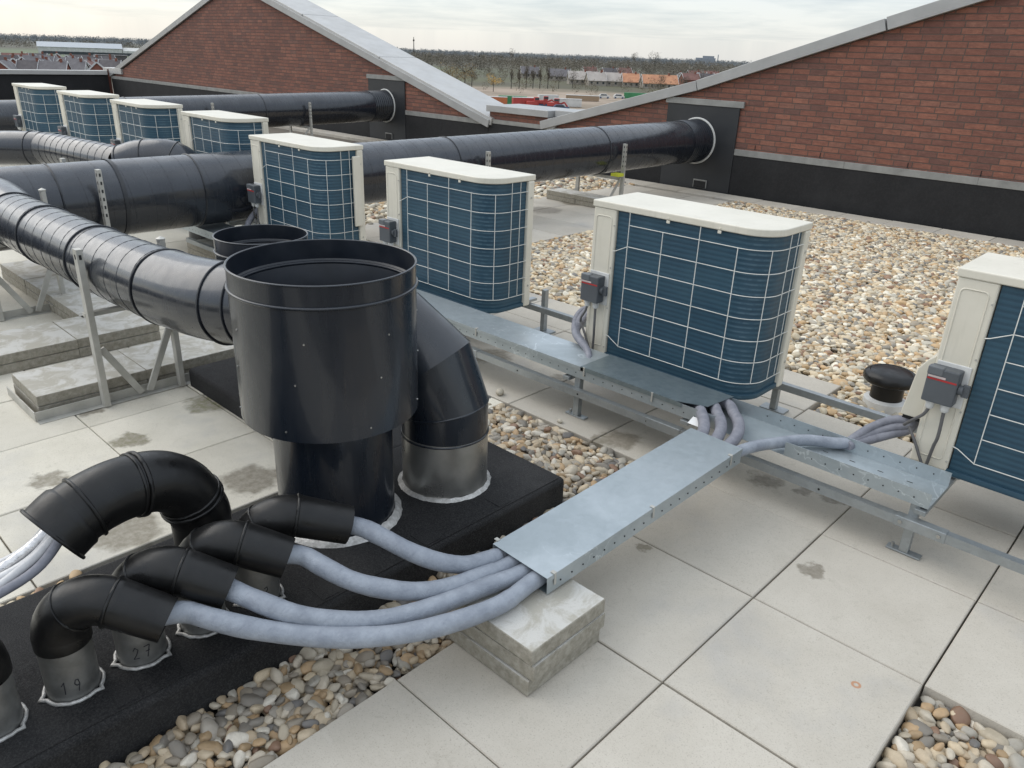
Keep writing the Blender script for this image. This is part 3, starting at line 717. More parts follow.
# long tray
ZT0, ZT1 = .197, .252
t = empty('cable_tray', (-.5, .58, ZT0), 'long galvanised cable tray along the row of heat pumps, partly without lid', 'cable tray')
h = ZT1-ZT0; xL, xE, x2 = -5.0, .01, .785
b = MB(); b.box(xL, xE+0, 0, .0016, 0, h); b.use(1); holes(b, (-4.5, -.0006, .022), (-.02, -.0006, .022), 88, .0026, (0, 1, 0)); b.build('side_rail', [M['tray'], M['hole']], t)
b = MB(); b.box(.282, x2, 0, .0016, 0, h); b.use(1); holes(b, (.31, -.0006, .026), (.76, -.0006, .026), 9, .0026, (0, 1, 0)); b.build('side_rail', [M['tray'], M['hole']], t)
b = MB(); b.box(xL, x2, .21-.0016, .21, 0, h); b.use(1); holes(b, (.08, .2075, .030), (.76, .2075, .030), 12, .0024, (0, 1, 0)); b.build('side_rail', [M['tray'], M['hole']], t)
b = MB(); b.box(xL, x2, .0018, .2082, 0, .0016); b.use(1)
for i in range(4):
    for j in range(2): b.box(.37+i*.1, .39+i*.1, .06+j*.08, .064+j*.08, .0018, .0022)
b.build('tray_floor', [M['tray'], M['hole']], t)
for a, bb, m_, dz in ((xL, -2.6, 'tray', 0), (-2.6, -.66, 'tray', .0), (-.68, -.05, 'trayD', .003)):
    c = MB()
    if bb > -.1: c.prism([(a, -.004), (bb-.17+.03, -.004), (bb-.02, .045), (bb, .214), (a, .214)], h+.001+dz, h+.0028+dz, 'z')
    else: c.prism([(a, -.004), (bb, -.004), (bb, .214), (a, .214)], h+.001+dz, h+.0028+dz, 'z')
    c.box(a, min(bb, -.16), -.0045, -.003, h-.014, h+.001+dz)
    c.build('tray_lid', M[m_], t)
for x in (-2.2, -1.35, -.66, -.3):
    b = MB(); b.box(x-.004, x+.004, -.006, -.003, .018, h+.004); b.box(x-.006, x+.006, -.006, .010, h+.003, h+.0055); b.build('lid_clip', M['post'], t, bevel=.001)
b = MB(); b.box(-.10, -.025, -.045, -.002, .004, .0055, Matrix.Translation((0, 0, .018)) @ Matrix.Rotation(.35, 4, 'X')); b.build('joining_plate', M['white_patch'], t)

UX = [-4.47, -2.93, -1.395, .125]
# bundles between the trays
for k, (a, x_) in enumerate(((698, -.47), (712, -.43), (727, -.385))):
    pts = [(-.80, .66+.04*k, .225), at(a-4, 402, .232), at(a+3+k*2, 412+k, .235), at(a+6+k*3, 428, .236), at(a-3+k*3, 444, .222), (x_+.01, .22, .214)]
    o = MB().tube(spline(pts, 8), .0225, 16).build('insulated_hose', M['hose2'], smooth=70)
    tag(o, ['left', 'middle', 'right'][k]+' one of three grey hoses curving out from under the lid into the short tray', 'hose', 'hoses turning between the trays')
pts = [(-.335, .30, .226), (-.325, .37, .232), at(752, 447, .238), at(775, 443, .232), at(805, 440, .228), at(835, 443, .225), at(853, 443, .228)]
o = MB().tube(spline(pts, 8), [.0215]*49, 18).build('wrapped_hose_bundle', M['hose'], smooth=70); tag(o, 'thick wrapped grey hose bundle in the open tray leading to the right hand heat pump', 'hose')
u4 = (.125, .87)
for k in range(3):
    pts = [at(848, 442+k*2, .232-.004*k), at(870, [428, 434, 440][k], [.27, .25, .235][k]), at(892, [420, 428, 434][k], [.31, .285, .265][k]), (u4[0]-.040, .945, [.335, .315, .295][k]), (u4[0]-.030, .975, [.385, .37, .36][k])]
    o = MB().tube(spline(pts, 8), .0165, 14).build('insulated_hose', M['hose2'], smooth=70)
    tag(o, ['upper', 'middle', 'lower'][k]+' of three short hoses going into the side of the right hand heat pump', 'hose', 'hoses into the right hand heat pump')
for k in range(3):
    x0 = UX[2]
    pts = [(x0+.015, 1.0, .385+.0*k), (x0-.035-.020*k, .96, .372), (x0-.050-.020*k, .91, .33), (x0-.03+.008*k, .845-.015*k, .29), (x0+.07+.024*k, .785-.02*k, .262), (x0+.14+.02*k, .72-.02*k, .235)]
    o = MB().tube(spline(pts, 8), .0165, 14).build('insulated_hose', M['hose2'], smooth=70)
    tag(o, ['left', 'middle', 'right'][k]+' of three grey hoses dropping from the centre heat pump through the tray lid', 'hose', 'hoses of the centre heat pump')
o = MB().tube(spline([(-4.47+.02, 1.0, .42), (-4.47-.05, .93, .40), (-4.47-.09, .86, .32), (-4.47-.06, .8, .24)], 8), .022, 14).build('insulated_hose', M['hose2'], smooth=70)
tag(o, 'grey hose curving down beside the heat pump behind the flues', 'hose')

# ------------------------------------------------------------------ rail frame under the units
t = empty('support_frame', (0, .57, 0), 'galvanised steel frame of rails and feet carrying the near row of heat pumps', 'frame')
zr = .132
b = MB().box(-5.0, 3.0, -.015, .015, zr-.016, zr+.016); b.use(1)
for x in np.arange(-4.5, 3, .37): b.tube([(x, -.0158, zr), (x, -.0148, zr)], .0045, 8)
b.build('front_rail', [M['rail'], M['hole']], t)
MB().box(-5.0, 3.0, .728, .758, zr+.0, zr+.034).build('back_rail', M['rail'], t, bevel=.003)
for x in (-1.9, .28, -.72): MB().box(x-.08, x+.08, -.0178, .0178, zr-.0188, zr+.0188).build('rail_sleeve', M['rail'], t, bevel=.002)
for x in (.22, .34): MB().tube([(x, -.0178, zr+.002), (x, -.023, zr+.002)], .007, 6).build('bolt', M['alu'], t)
for x in (-4.2, -3.5, -2.65, -2.07, -1.20, .245, 1.7):
    if x in (-2.07,): continue
    p = MB(); p.box(x-.015, x+.015, .0155, .044, .008, .197); q_ = p.build('front_post', M['rail'], t, bevel=.002)
    MB().box(x-.055, x+.055, .012, .046, .0005, .008).build('foot_plate', M['rail'], q_, bevel=.002)
    MB().tube([(x-.038, .03, .008), (x-.038, .03, .022)], .006, 6).build('anchor_bolt', M['alu'], q_)
for x in (-4.0, -2.07, -.605, 1.6):
    p = MB(); p.box(x-.015, x+.015, .760, .790, .012, .262 if x == -2.07 else .20); q_ = p.build('back_post', M['rail'], t, bevel=.002)
    MB().box(x-.06, x+.06, .75, .82, .0005, .012).build('foot_plate', M['rail'], q_, bevel=.002)
for ux in UX:
    for dx in (.14, .76):
        MB().bar((ux+dx, .0, .180), (ux+dx, .80, .180), .036, .017).build('cross_bar', M['rail'], t, bevel=.002)

# ------------------------------------------------------------------ heat pumps
def make_unit(W, D, z0, z1, label, group, PW=.125, RC=.125, nh=7):
    H = z1-z0
    t = empty('heat_pump', (0, 0, 0), label, 'heat pump', group)
    g = .012
    # service panel with pressed outline
    MB().box(0, PW, 0, D-.05, z0+.012, z1-.030).build('service_panel', M['case'], t, bevel=.006)
    def rr(x0, x1, za, zb, r, y):
        out = []
        for cx, cz, a0 in ((x1-r, zb-r, 0), (x0+r, zb-r, 90), (x0+r, za+r, 180), (x1-r, za+r, 270)):
            for k in range(5): a = math.radians(a0+k*22.5); out.append((cx+r*math.cos(a), y, cz+r*math.sin(a)))
        return out
    b = MB(); b.tube(rr(.018, PW-.022, z0+.05, z1-.065, .015, 0.0), .0028, 6, closed=True); b.build('panel_pressing', M['case'], t, smooth=60)
    for z in np.linspace(z0+.05, z1-.1, 4): MB().tube([(PW-.007, .001, z), (PW-.007, -.003, z)], .0035, 8).build('panel_screw', M['post'], t, smooth=40)
    # front panel seen as a strip
    MB().box(0.0, W+.006, D-.048, D, z0+.0, z1-.030).build('front_panel', M['case'], t, bevel=.008)
    for z in (z0+.12, z1-.12): MB().tube([(W+.0055, D-.025, z), (W+.009, D-.025, z)], .006, 10).build('front_screw', M['post'], t)
    # base pan
    def outline(o, r, x0=0.0):
        pts = [(x0-o, D+o), (x0-o, -o)]
        cx, cy = W+o-r, -o+r
        pts += [(cx+r*math.sin(a), cy-r*math.cos(a)) for a in [PI/2*i/12 for i in range(13)]]
        pts += [(W+o, D+o)]; return pts
    MB().prism(outline(-.002, RC), z0, z0+.022, 'z').build('base_pan', M['coil'], t, bevel=.002)
    b = MB(); b.prism(outline(.006, RC+.008), z1-.030, z1, 'z'); b.build('top_lid', M['case'], t, bevel=.005, seg=3)
    for x in (W*.46, W*.74):
        b = MB(); b.tube([(x, -.007, z1-.022), (x, -.011, z1-.022)], .004, 8); b.box(x-.008, x+.008, -.0095, -.006, z1-.042, z1-.030); b.build('lid_clip', M['case'], t, bevel=.001)
    # coil surface
    path = [(PW+.004, .012)]+[(W-RC-.012+RC*math.sin(a), .012+RC-RC*math.cos(a)) for a in [PI/2*i/14 for i in range(15)]]+[(W-.012, D-.048)]
    v = []; f = []
    zz = np.linspace(z0+.02, z1-.034, 60)
    for z in zz:
        for x, y in path: v.append((x, y, float(z)))
    n = len(path)
    for i in range(len(zz)-1):
        for j in range(n-1): f.append((i*n+j, i*n+j+1, (i+1)*n+j+1, (i+1)*n+j))
    MB().add(v, f).build('coil', M['coil'], t, smooth=50)
    # hairpin ends of the coil just behind the corner, seen as short bars
    # wire guard
    o = .014; gp = [(PW+.02, .012-o)]+[(W-RC-.012+(RC+o)*math.sin(a), .012+RC-(RC+o)*math.cos(a)) for a in [PI/2*i/14 for i in range(15)]]+[(W-.012+o, D-.046)]
    vx0 = .20*W/.86; b = MB(); hz = [z0+.075+i*(z1-.085-z0-.075)/(nh-1) for i in range(nh)]
    for z in hz:
        b.tube([(vx0, .012-o, z)]+[(x, y, z) for x, y in gp[1:]], .0019, 6)
    for z in (hz[0], hz[-2]): b.tube([(vx0, .012-o, z), (PW+.015, .012-o, z+.035 if z == hz[0] else z-.03), (PW-.0, -.002, z+.038 if z == hz[0] else z-.034)], .0019, 6)
    step = (W-RC-.012-vx0-.0)/3
    for k in range(4): 
        x = vx0+step*k; b.tube([(x, .0095-o, hz[0]), (x, .0095-o, z1-.03 if k % 2 == 0 else hz[-1])], .0019, 6)
    for a in (PI/2*.62, ): 
        x, y = W-RC-.012+(RC+o+.003)*math.sin(a), .012+RC-(RC+o+.003)*math.cos(a); b.tube([(x, y, hz[0]), (x, y, hz[-1])], .0019, 6)
    for y in (RC+.03, RC+.095):
        if y < D-.05: b.tube([(W-.012+o+.003, y, hz[0]), (W-.012+o+.003, y, z1-.03)], .0019, 6)
    b.build('wire_guard', M['wire'], t, smooth=60)
    # isolator switch
    ic, iz = .048, z0+.385*H-.012
    bx = MB().box(ic-.050, ic+.050, -.058, -.006, iz, iz+.125).build('isolator_box', M['box'], t, bevel=.005)
    MB().box(ic-.040, ic+.068, -.006, -.0005, iz-.015, iz+.138).build('mounting_plate', M['gland'], bx, bevel=.003)
    MB().box(ic-.051, ic-.002, -.060, -.030, iz+.100, iz+.128).build('cover_flap', M['boxl'], bx, bevel=.003)
    MB().box(ic-.046, ic+.046, -.0592, -.0575, iz+.083, iz+.089).build('red_line', M['red'], bx)
    MB().box(ic-.046, ic+.010, -.0594, -.0578, iz+.091, iz+.098).build('marking', M['redlabel'], bx)
    MB().tube([(ic+.05, -.032, iz+.062), (ic+.066, -.032, iz+.062)], .017, 18).build('rotary_knob', M['box'], bx, smooth=40, bevel=.002)
    MB().box(ic+.062, ic+.084, -.038, -.026, iz+.040, iz+.084).build('knob_grip', M['box'], bx, bevel=.002)
    g_ = MB()
    for x in (ic-.022, ic+.026): MB().lathe([(.001, -.0), (.010, 0), (.014, .006), (.014, .02), (.017, .022), (.017, .036)], (x, -.032, iz-.03), 12).build('cable_gland', M['gland'], bx, smooth=40)
    for k, x in enumerate((ic-.022, ic+.026)):
        if k: pts = [(x, -.032, iz-.028), (x+.004, -.035, iz-.12), (x-.004, -.022, z0+.10), (x-.012, -.012, z0+.02)]
        else: pts = [(x, -.032, iz-.028), (x-.012, -.03, iz-.06), (x-.045, -.012, iz-.10), (x-.075, .02, iz-.14)]
        MB().tube(spline(pts, 6), .0058, 10).build('cable', M['cable'], bx, smooth=60)
    MB().tube(spline([(ic-.075, -.004, iz-.13), (ic-.04, -.012, iz-.18), (ic, -.016, iz-.25), (ic+.004, -.012, z0+.02)], 6), .0055, 10).build('cable', M['cable'], bx, smooth=60)
    for dx in (.14, W-.1):
        MB().box(dx-.03, dx+.03, .02, D-.01, z0-.012, z0+.001).build('foot', M['rail'], t, bevel=.002)
    return t
def place(t, x, y, label): t.location = (x, y, 0); t['label'] = label
g1 = 'heat pumps on the near rail frame'
u = make_unit(.866, .33, .200, .927, '', g1)
place(u, UX[2], .87, 'beige heat pump with dark blue coil standing behind the long tray in the centre right')
labs = {0: 'beige heat pump with dark blue coil behind the two flues, leftmost of the near row', 1: 'beige heat pump with dark blue coil right behind the large flue and dark elbow', 3: 'beige heat pump cut off by the right edge, with hoses entering its side'}
ux = {}
for k in (0, 1, 3):
    c = copy_tree(u); place(c, UX[k], .87, labs[k]); ux[k] = c
# side cover on the right-hand unit
hm = MB().prism([(-.004, .61), (-.030, .585), (-.055, .545), (-.075, .36), (-.004, .36)], .03, .16).build('pipe_cover', M['case'], ux[3], bevel=.004)
MB().box(-.068, -.006, .04, .15, .345, .3595).build('cover_opening', M['hole'], hm)
MB().box(.866, .885, .24, .30, .40, .86).build('side_handle', M['case'], ux[0], bevel=.006)
g2 = 'heat pumps of the far row'
fu = make_unit(.775, .31, .25, 1.0, '', g2, PW=.11, RC=.16)
flab = ['beige heat pump at the far left end of the far row', 'second beige heat pump of the far row from the left edge', 'third beige heat pump of the far row, behind the far branch duct elbow', 'beige heat pump of the far row closest to the near row']
for k, x in enumerate((-9.92, -8.46, -7.07, -5.63)):
    c = fu if k == 0 else copy_tree(fu); place(c, x, .93, flab[k])
t = empty('support_frame', (0, .9, 0), 'steel frame under the far row of heat pumps', 'frame')
MB().box(-10.5, -5.1, -.02, .02, .10, .14).build('front_rail', M['rail'], t); MB().box(-10.5, -5.1, .38, .42, .10, .14).build('back_rail', M['rail'], t)
for x in (-9.8, -9.0, -8.35, -7.5, -7.0, -6.2, -5.5, -4.95):
    MB().bar((x, -.02, .22), (x, .42, .22), .036, .03).build('cross_bar', M['rail'], t)
    for y in (0, .4): MB().box(x-.02, x+.02, y-.0195, y+.0195, .0, .205).build('post', M['rail'], t)

# mushroom roof vent
v0 = at(888, 415, 0)
t = empty('roof_vent', (-.262, 1.83, -.02), 'small black mushroom roof vent on the pebbles by the right heat pump', 'roof vent')
MB().lathe([(.10, -.03), (.098, .05), (.075, .06)], (0, 0, 0), 40).build('base_collar', M['gland'], t, smooth=35)
MB().lathe([(.074, .05), (.074, .15)], (0, 0, 0), 40).build('neck', M['pvc'], t, smooth=35)
MB().lathe([(.074, .145), (.112, .142), (.122, .152), (.124, .168), (.116, .186), (.10, .196), (.094, .192), (.088, .196), (.05, .202), (.001, .204)], (0, 0, 0), 48).build('cap', M['pvc'], t, smooth=50)

# ------------------------------------------------------------------ duct supports and ballast slabs
def slot_post(name, x, y, z0, z1, t, w=.042, ns=.4):
    b = MB(); b.box(x-w/2, x+w/2, y-w*.3, y+w*.3, z0, z1); b.use(1)
    n = int((z1-z0)/.05*ns)
    for i in range(n):
        z = z1-.03-i*.05
        if z < z0+.02: break
        b.box(x+w/2-.001, x+w/2+.0012, y-.005, y+.005, z-.012, z+.008)
        b.box(x-.005, x+.005, y-w*.3-.0012, y-w*.3+.001, z-.012, z+.008)
    return b.build(name, [M['post'], M['hole']], t)
def near_frame(x, label, top):
    t = empty('duct_support', (x, -.75, 0), label, 'duct support')
    b = MB(); b.box(-.002, .002, -.43, .28, 0.001, .045); b.box(-.38, .0, -.435, -.431, .001, .045); b.box(-.002, .035, -.43, .28, .0005, .0035); b.build('angle_base', M['post'], t, bevel=.001)
    slot_post('post', .026, -.155, .004, top, t, ns=.1); slot_post('post', .026, .19, .004, .70, t, w=.038, ns=0)
    MB().bar((.026, -.135, .27), (.026, .005, .02), .03, .012, (1, 0, 0)).build('brace', M['post'], t, bevel=.002)
    MB().bar((.026, .04, .02), (.026, .17, .30), .03, .012, (1, 0, 0)).build('brace', M['post'], t, bevel=.002)
    MB().bar((.0, -.17, .425), (.0, .21, .425), .03, .02).build('cradle_bar', M['post'], t, bevel=.002)
    MB().lathe([(.001, .0), (.018, .0), (.02, .012), (.001, .022)], (.026, .19, .70), 12).build('post_cap', M['post'], t, smooth=50)
near_frame(-2.72, 'zinc angle frame with posts cradling the branch duct beside the front ballast slabs', .715)
near_frame(-4.27, 'zinc post frame at the left edge holding the far end of the branch duct', .62)
def duct_frame(x, y, label, tall, strap=False):
    t = empty('duct_support', (x, y, 0), label, 'duct support', 'post frames under the main ducts')
    slot_post('post', .31, 0, .004, tall, t); slot_post('post', -.31, 0, .004, tall, t)
    MB().bar((-.33, 0, .29), (.33, 0, .29), .03, .03).build('cradle_bar', M['post'], t)
    MB().bar((.30, -.02, .30), (.30, -.26, .02), .03, .012, (1, 0, 0)).build('brace', M['post'], t)
    MB().box(-.5, .5, -.022, .022, .001, .03).build('angle_base', M['post'], t)
    MB().bar((.3, -.3, .015), (.3, .3, .015), .04, .03).build('cross_foot', M['post'], t)
    if strap: MB().box(.26, .36, -.15, -.05, .33, .36).build('strap', M['yellow'], t)
duct_frame(-4.83, -.15, 'slotted zinc post standing in front of the near main duct at the left', .76)
duct_frame(-4.78, 1.45, 'zinc post frame holding the near main duct behind the leftmost near heat pump', .78)
duct_frame(-4.70, 3.15, 'zinc post frame holding the near main duct between two near heat pumps', .69)
duct_frame(-4.62, 5.14, 'zinc post with diagonal brace holding the near main duct close to the right gable', .66, True)
duct_frame(-10.84, 5.22, 'zinc post frame holding the far main duct close to the left gable', .68)
duct_frame(-10.84, 3.6, 'short zinc post frame in the middle of the far main duct', .70)
# ballast slabs : (x0, y0, dx, dy) two layers
def ballast(x0, y0, lx, ly, nx, ny, where, layers=2, z=0.0):
    for l in range(layers):
        for i in range(nx):
            for j in range(ny):
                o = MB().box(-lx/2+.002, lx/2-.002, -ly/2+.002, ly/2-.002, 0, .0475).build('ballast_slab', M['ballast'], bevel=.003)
                o.location = (x0+(i+.5)*lx+random.uniform(-.003, .003), y0+(j+.5)*ly+random.uniform(-.003, .003), z+.001+l*.0505)
                o.rotation_euler = (0, 0, random.uniform(-.006, .006))
                pos = ''
                if nx*ny > 1:
                    m_ = max(nx, ny); kk = i if nx > 1 else j
                    pos = ('near end ' if kk == 0 else 'far end ' if kk == m_-1 else 'middle ') if ny > 1 else ('far left ' if kk == 0 else 'right end ' if kk == m_-1 else 'middle ')
                tag(o, '%s%s ballast slab of the stack %s' % (pos, ['lower', 'upper', 'third'][l] if layers > 1 else 'single', where), 'concrete slab', 'ballast slabs holding the duct frames')
ballast(-3.10, -1.16, .35, .47, 1, 2, 'in front under the branch duct')
ballast(-3.75, -1.62, .38, .42, 1, 3, 'second from the front under the branch duct')
ballast(-5.2, -.64, .50, .32, 3, 1, 'below the near main duct at the left')
ballast(-5.1, .60, .50, .32, 2, 1, 'between the main duct and the small flue')
ballast(-3.45, .05, .3, .4, 1, 1, 'right behind the small flue')
ballast(-5.1, 4.80, .42, .25, 2, 1, 'under the braced post near the right gable')
ballast(-5.1, 2.85, .42, .25, 2, 1, 'under the near main duct between heat pumps')
ballast(-11.3, 5.1, .42, .25, 2, 1, 'under the far main duct')
# ------------------------------------------------------------------ brick gables
def wall_thing(name, poly, label, y0=7.0, y1=7.3):
    t = empty(name, (poly[0][0], 7.0, 0), label, 'brick wall')
    P = [(x-poly[0][0], z) for x, z in poly]
    MB().prism(P, y0-7, y1-7).build('brickwork', M['brick'], t); return t
sl = .299
Lpk = (-15.83, 2.71-.06)
wl = wall_thing('gable_wall', [(-23.25, -.05), (-8.28, -.05), (-8.28, .48), (Lpk[0], Lpk[1]), (-23.25, .47)], 'left brick gable wall with a steep pale metal coping')
def slope_sheet(p, q, th, y0, y1, name, mat, par, over=0.0, up=0.0):
    (x0, z0), (x1, z1) = p, q; d = Vector((x1-x0, 0, z1-z0)).normalized(); n = Vector((-d.z, 0, d.x))
    if n.z < 0: n = -n
    a = Vector((x0, 0, z0)); b_ = Vector((x1, 0, z1)); v = []
    for y in (y0, y1):
        for c in (a, b_, b_+n*th, a+n*th): v.append((c.x-par.location.x, y-7, c.z))
    return MB().add(v, [(0, 1, 2, 3), (7, 6, 5, 4), (0, 4, 5, 1), (1, 5, 6, 2), (2, 6, 7, 3), (3, 7, 4, 0)]).build(name, mat, par, bevel=.004)
# right slope of left gable: broad sheet-metal top in two lengths
m1 = (-11.0, Lpk[1]+(-11.0-Lpk[0])*(.48-Lpk[1])/(-8.28-Lpk[0]))
kz = (.48-Lpk[1])/(-8.28-Lpk[0]); m0 = (-13.35, Lpk[1]+(-13.35-Lpk[0])*kz)
slope_sheet((Lpk[0], Lpk[1]+.004), (m0[0]-.015, m0[1]+.005), .11, 6.955, 7.78, 'coping_sheet', M['copingL'], wl)
slope_sheet((m0[0]+.015, m0[1]+.001), (m1[0]-.015, m1[1]+.007), .108, 6.955, 7.78, 'coping_sheet', M['copingL'], wl)
for a_, b_ in (((Lpk[0], Lpk[1]-.04), (-8.24, .43)),): slope_sheet(a_, b_, .115, 6.925, 6.953, 'coping_fascia', M['coping'], wl)
slope_sheet((m1[0]+.01, m1[1]+.001), (-8.20, .462), .11, 6.95, 7.78, 'coping_sheet', M['copingL'], wl)
slope_sheet((-23.6, .41), (Lpk[0], Lpk[1]+.004), .11, 6.955, 7.5, 'coping_strip', M['coping'], wl)
# low middle wall
wm = wall_thing('low_brick_wall', [(-8.275, -.05), (-7.06, -.05), (-7.06, .66), (-8.275, .66)], 'low brick wall with flat grey cap between the two gables', 7.01, 7.31)
b = MB().box(-8.30+8.275, -7.02+8.275, -.05, .70, .665, .76); b.build('cap', M['coping'], wm, bevel=.005)
b = MB().box(-6.98+8.275, -6.45+8.275, .06, .70, .68, .77); b.build('gutter_cap', M['coping'], wm, bevel=.005)
MB().prism([(1.215+.0, .40), (1.235, .66), (1.50, .66), (1.24, .40)], -.03, .05).build('gutter_end', M['coping'], wm, bevel=.003)
# right gable
pk = (.55, 1.855+(.55+2.48)*.315)
wr = wall_thing('gable_wall', [(-7.05, -.05), (8, -.05), (8, pk[1]-(8-.55)*sl), pk, (-2.48, 1.855), (-4.6, 1.165), (-7.05, .515)], 'right brick gable wall with a thin grey coping along its slope')
slope_sheet((-7.14, .494), (-4.605, 1.168), .115, 6.94, 7.42, 'coping_strip', M['coping'], wr)
slope_sheet((-4.595, 1.171), (-2.49, 1.858), .118, 6.94, 7.42, 'coping_strip', M['coping'], wr)
slope_sheet((-2.47, 1.862), (pk[0], pk[1]+.006), .128, 6.935, 7.42, 'coping_strip', M['coping'], wr)
# openings with dark cladding, flashing and skirting
for (wt, xa, xb, xd) in ((wr, -5.02, -4.01, -4.47), (wl, -11.36, -10.33, -10.84)):
    lx = wt.location.x
    p = MB().box(xa-lx, xb-lx, -.022, -.001, -.05, 1.0).build('dark_panel', M['panel'], wt, bevel=.002)
    MB().box(xa-.03-lx, xb+.05-lx, -.034, -.0015, 1.003, 1.075).build('panel_flashing', M['lead'], wt, bevel=.003)
    q_ = MB().box(xd-.04-lx, xd+.15-lx, -.040, -.0225, .02, .12).build('overflow_frame', M['lead'], p, bevel=.002)
    MB().box(xd-.03-lx, xd+.14-lx, -.0415, -.0395, .022, .105).build('overflow_opening', M['hole'], q_)
def skirt(wt, xa, xb):
    lx = wt.location.x
    MB().box(xa-lx, xb-lx, -.016, -.001, -.05, .47).build('skirting', M['epdm'], wt)
    b = MB(); x = xa
    while x < xb-.01:
        x2_ = min(x+1.35, xb); b.box(x+.001-lx, x2_-lx, -.024+random.uniform(0, .001), -.0015, .462, .535); x = x2_
    b.build('lead_flashing', M['lead'], wt, bevel=.003)
skirt(wr, -4.005, 8); skirt(wr, -7.05, -5.025); skirt(wl, -23.2, -11.365); skirt(wl, -10.325, -8.28); 
lx = wr.location.x
for x in (-3.75, -2.95, -2.0, -1.3, -.5): MB().box(x-.004-lx, x+.004-lx, -.004, .002, .545, .60).build('weep_joint', M['hole'], wr)
MB().box(0, 1.215, -.016, -.001, -.05, .50).build('skirting', M['epdm'], wm); MB().box(0, 1.215, -.024, -.002, .495, .555).build('lead_flashing', M['lead'], wm)
# far parapet closing the roof on the left
t = empty('parapet', (-23.3, 7, 0), 'low black parapet with white metal cap at the far left', 'parapet')
MB().box(-.3, .0, -12, -.02, -.05, .55).build('skirting', M['epdm'], t)
MB().box(-.34, .04, -12, -.08, .555, .66).build('cap', M['copingL'], t, bevel=.004)
b = MB(); b.box(-.34, .9, -.05, .6, .60, .74); b.build('corner_cap', M['copingL'], t, bevel=.004)
MB().box(.0, .06, -.07, -.02, .0, .70).build('corner_post', simple('rust_red_post', (.10, .03, .02), None, .6), t)

# ------------------------------------------------------------------ landscape beyond the roof
ZG = -14.0
def ground_mat():
    t = NT('fields_and_soil'); p = t.pos(); n = t.noise(p, .006, 6, .6, .5); n2 = t.noise(p, .05, 5, .6); X = t.sep(p)
    col = t.mix(t.mr(n, .40, .60), (.085, .083, .042), (.075, .062, .045)); col = t.mix(t.mr(n2, .5, .7, 0, .4), col, (.12, .11, .08))
    c0 = at(490, 101, ZG)
    wob = t.n('ShaderNodeVectorMath', operation='ADD', i_0=p, i_1=t.n('ShaderNodeVectorMath', operation='SCALE', i_0=t.n('ShaderNodeTexNoise', i_Vector=p, i_Scale=.02, i_Detail=4).outputs['Color'], i_Scale=50).outputs[0]).outputs[0]
    d = t.n('ShaderNodeVectorMath', operation='DISTANCE', i_0=wob, i_1=(c0[0]+22, c0[1]+25, ZG)).outputs['Value']
    col = t.mix(t.mr(d, 95, 130, .9, 0), col, t.mix(t.mr(n2, .42, .6), (.36, .28, .215), (.24, .19, .14)))
    g0 = at(110, 60, ZG)
    d = t.n('ShaderNodeVectorMath', operation='DISTANCE', i_0=wob, i_1=(g0[0]-60, g0[1]+10, ZG)).outputs['Value']
    col = t.mix(t.mr(d, 200, 420, .8, 0), col, (.12, .155, .075))
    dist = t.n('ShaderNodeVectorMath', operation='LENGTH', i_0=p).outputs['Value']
    col = t.mix(t.mr(dist, 500, 2500, 0, .5), col, (.20, .21, .21))  # distant ground greyed, haze put into the colour
    return t.out(col, .95)
g = MB(); S_ = 6500; g.add([(-S_, -1500, ZG), (2500, -1500, ZG), (2500, S_, ZG), (-S_, S_, ZG)], [(0, 1, 2, 3)])
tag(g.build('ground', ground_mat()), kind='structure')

def leafcloud(c, rx, rz, n, s):
    c = np.array(c); d = rng.normal(size=(n, 3)); d /= np.linalg.norm(d, axis=1)[:, None]; rad = rng.uniform(.35, 1, n)**.6
    cen = c+d*rad[:, None]*np.array([rx, rx, rz]); a = rng.normal(size=(n, 3))*s*.8; b = rng.normal(size=(n, 3))*s*.8
    return np.stack([cen, cen+a, cen+b], 1).reshape(-1, 3)
def tri_mesh(name, V, mat, parent=None):
    me = bpy.data.meshes.new(name); n = len(V)//3
    me.vertices.add(len(V)); me.vertices.foreach_set('co', np.asarray(V, np.float32).ravel())
    me.loops.add(n*3); me.loops.foreach_set('vertex_index', np.arange(n*3, dtype=np.int32))
    me.polygons.add(n); me.polygons.foreach_set('loop_start', np.arange(0, n*3, 3, dtype=np.int32)); me.update(); me.validate()
    me.materials.append(mat); o = bpy.data.objects.new(name, me); COL.objects.link(o)
    if parent: o.parent = parent
    return o
def veg(name, a, b, sc=.02, k=.8):
    t = NT(name); p = t.pos(); n = t.noise(p, sc, 4, .6); n2 = t.noise(p, .3, 3, .6)
    col = t.mix(t.mr(n, .38, .62), a, b); col = t.mix(t.mr(n2, .4, .7, 0, .5), col, tuple(x*k for x in a)); return t.out(col, .95)
head = math.atan2(FWD[1], FWD[0])
def wood(name, r0, r1, az0, az1, count, h0, h1, mat, label, per=90, dens=lambda a, r: True):
    V = []
    for i in range(count):
        a = head+math.radians(random.uniform(az0, az1)); r = math.sqrt(random.uniform(r0*r0, r1*r1))
        if not dens(a, r): continue
        h = random.uniform(h0, h1); w = h*random.uniform(.3, .5); x, y = CAM[0]+r*math.cos(a), CAM[1]+r*math.sin(a)
        V.append(leafcloud((x, y, ZG+h*.52), w, h*.48, per, h*.04+r*.0002))
    o = tri_mesh(name, np.concatenate(V), mat); return tag(o, label, 'woodland', kind='stuff')
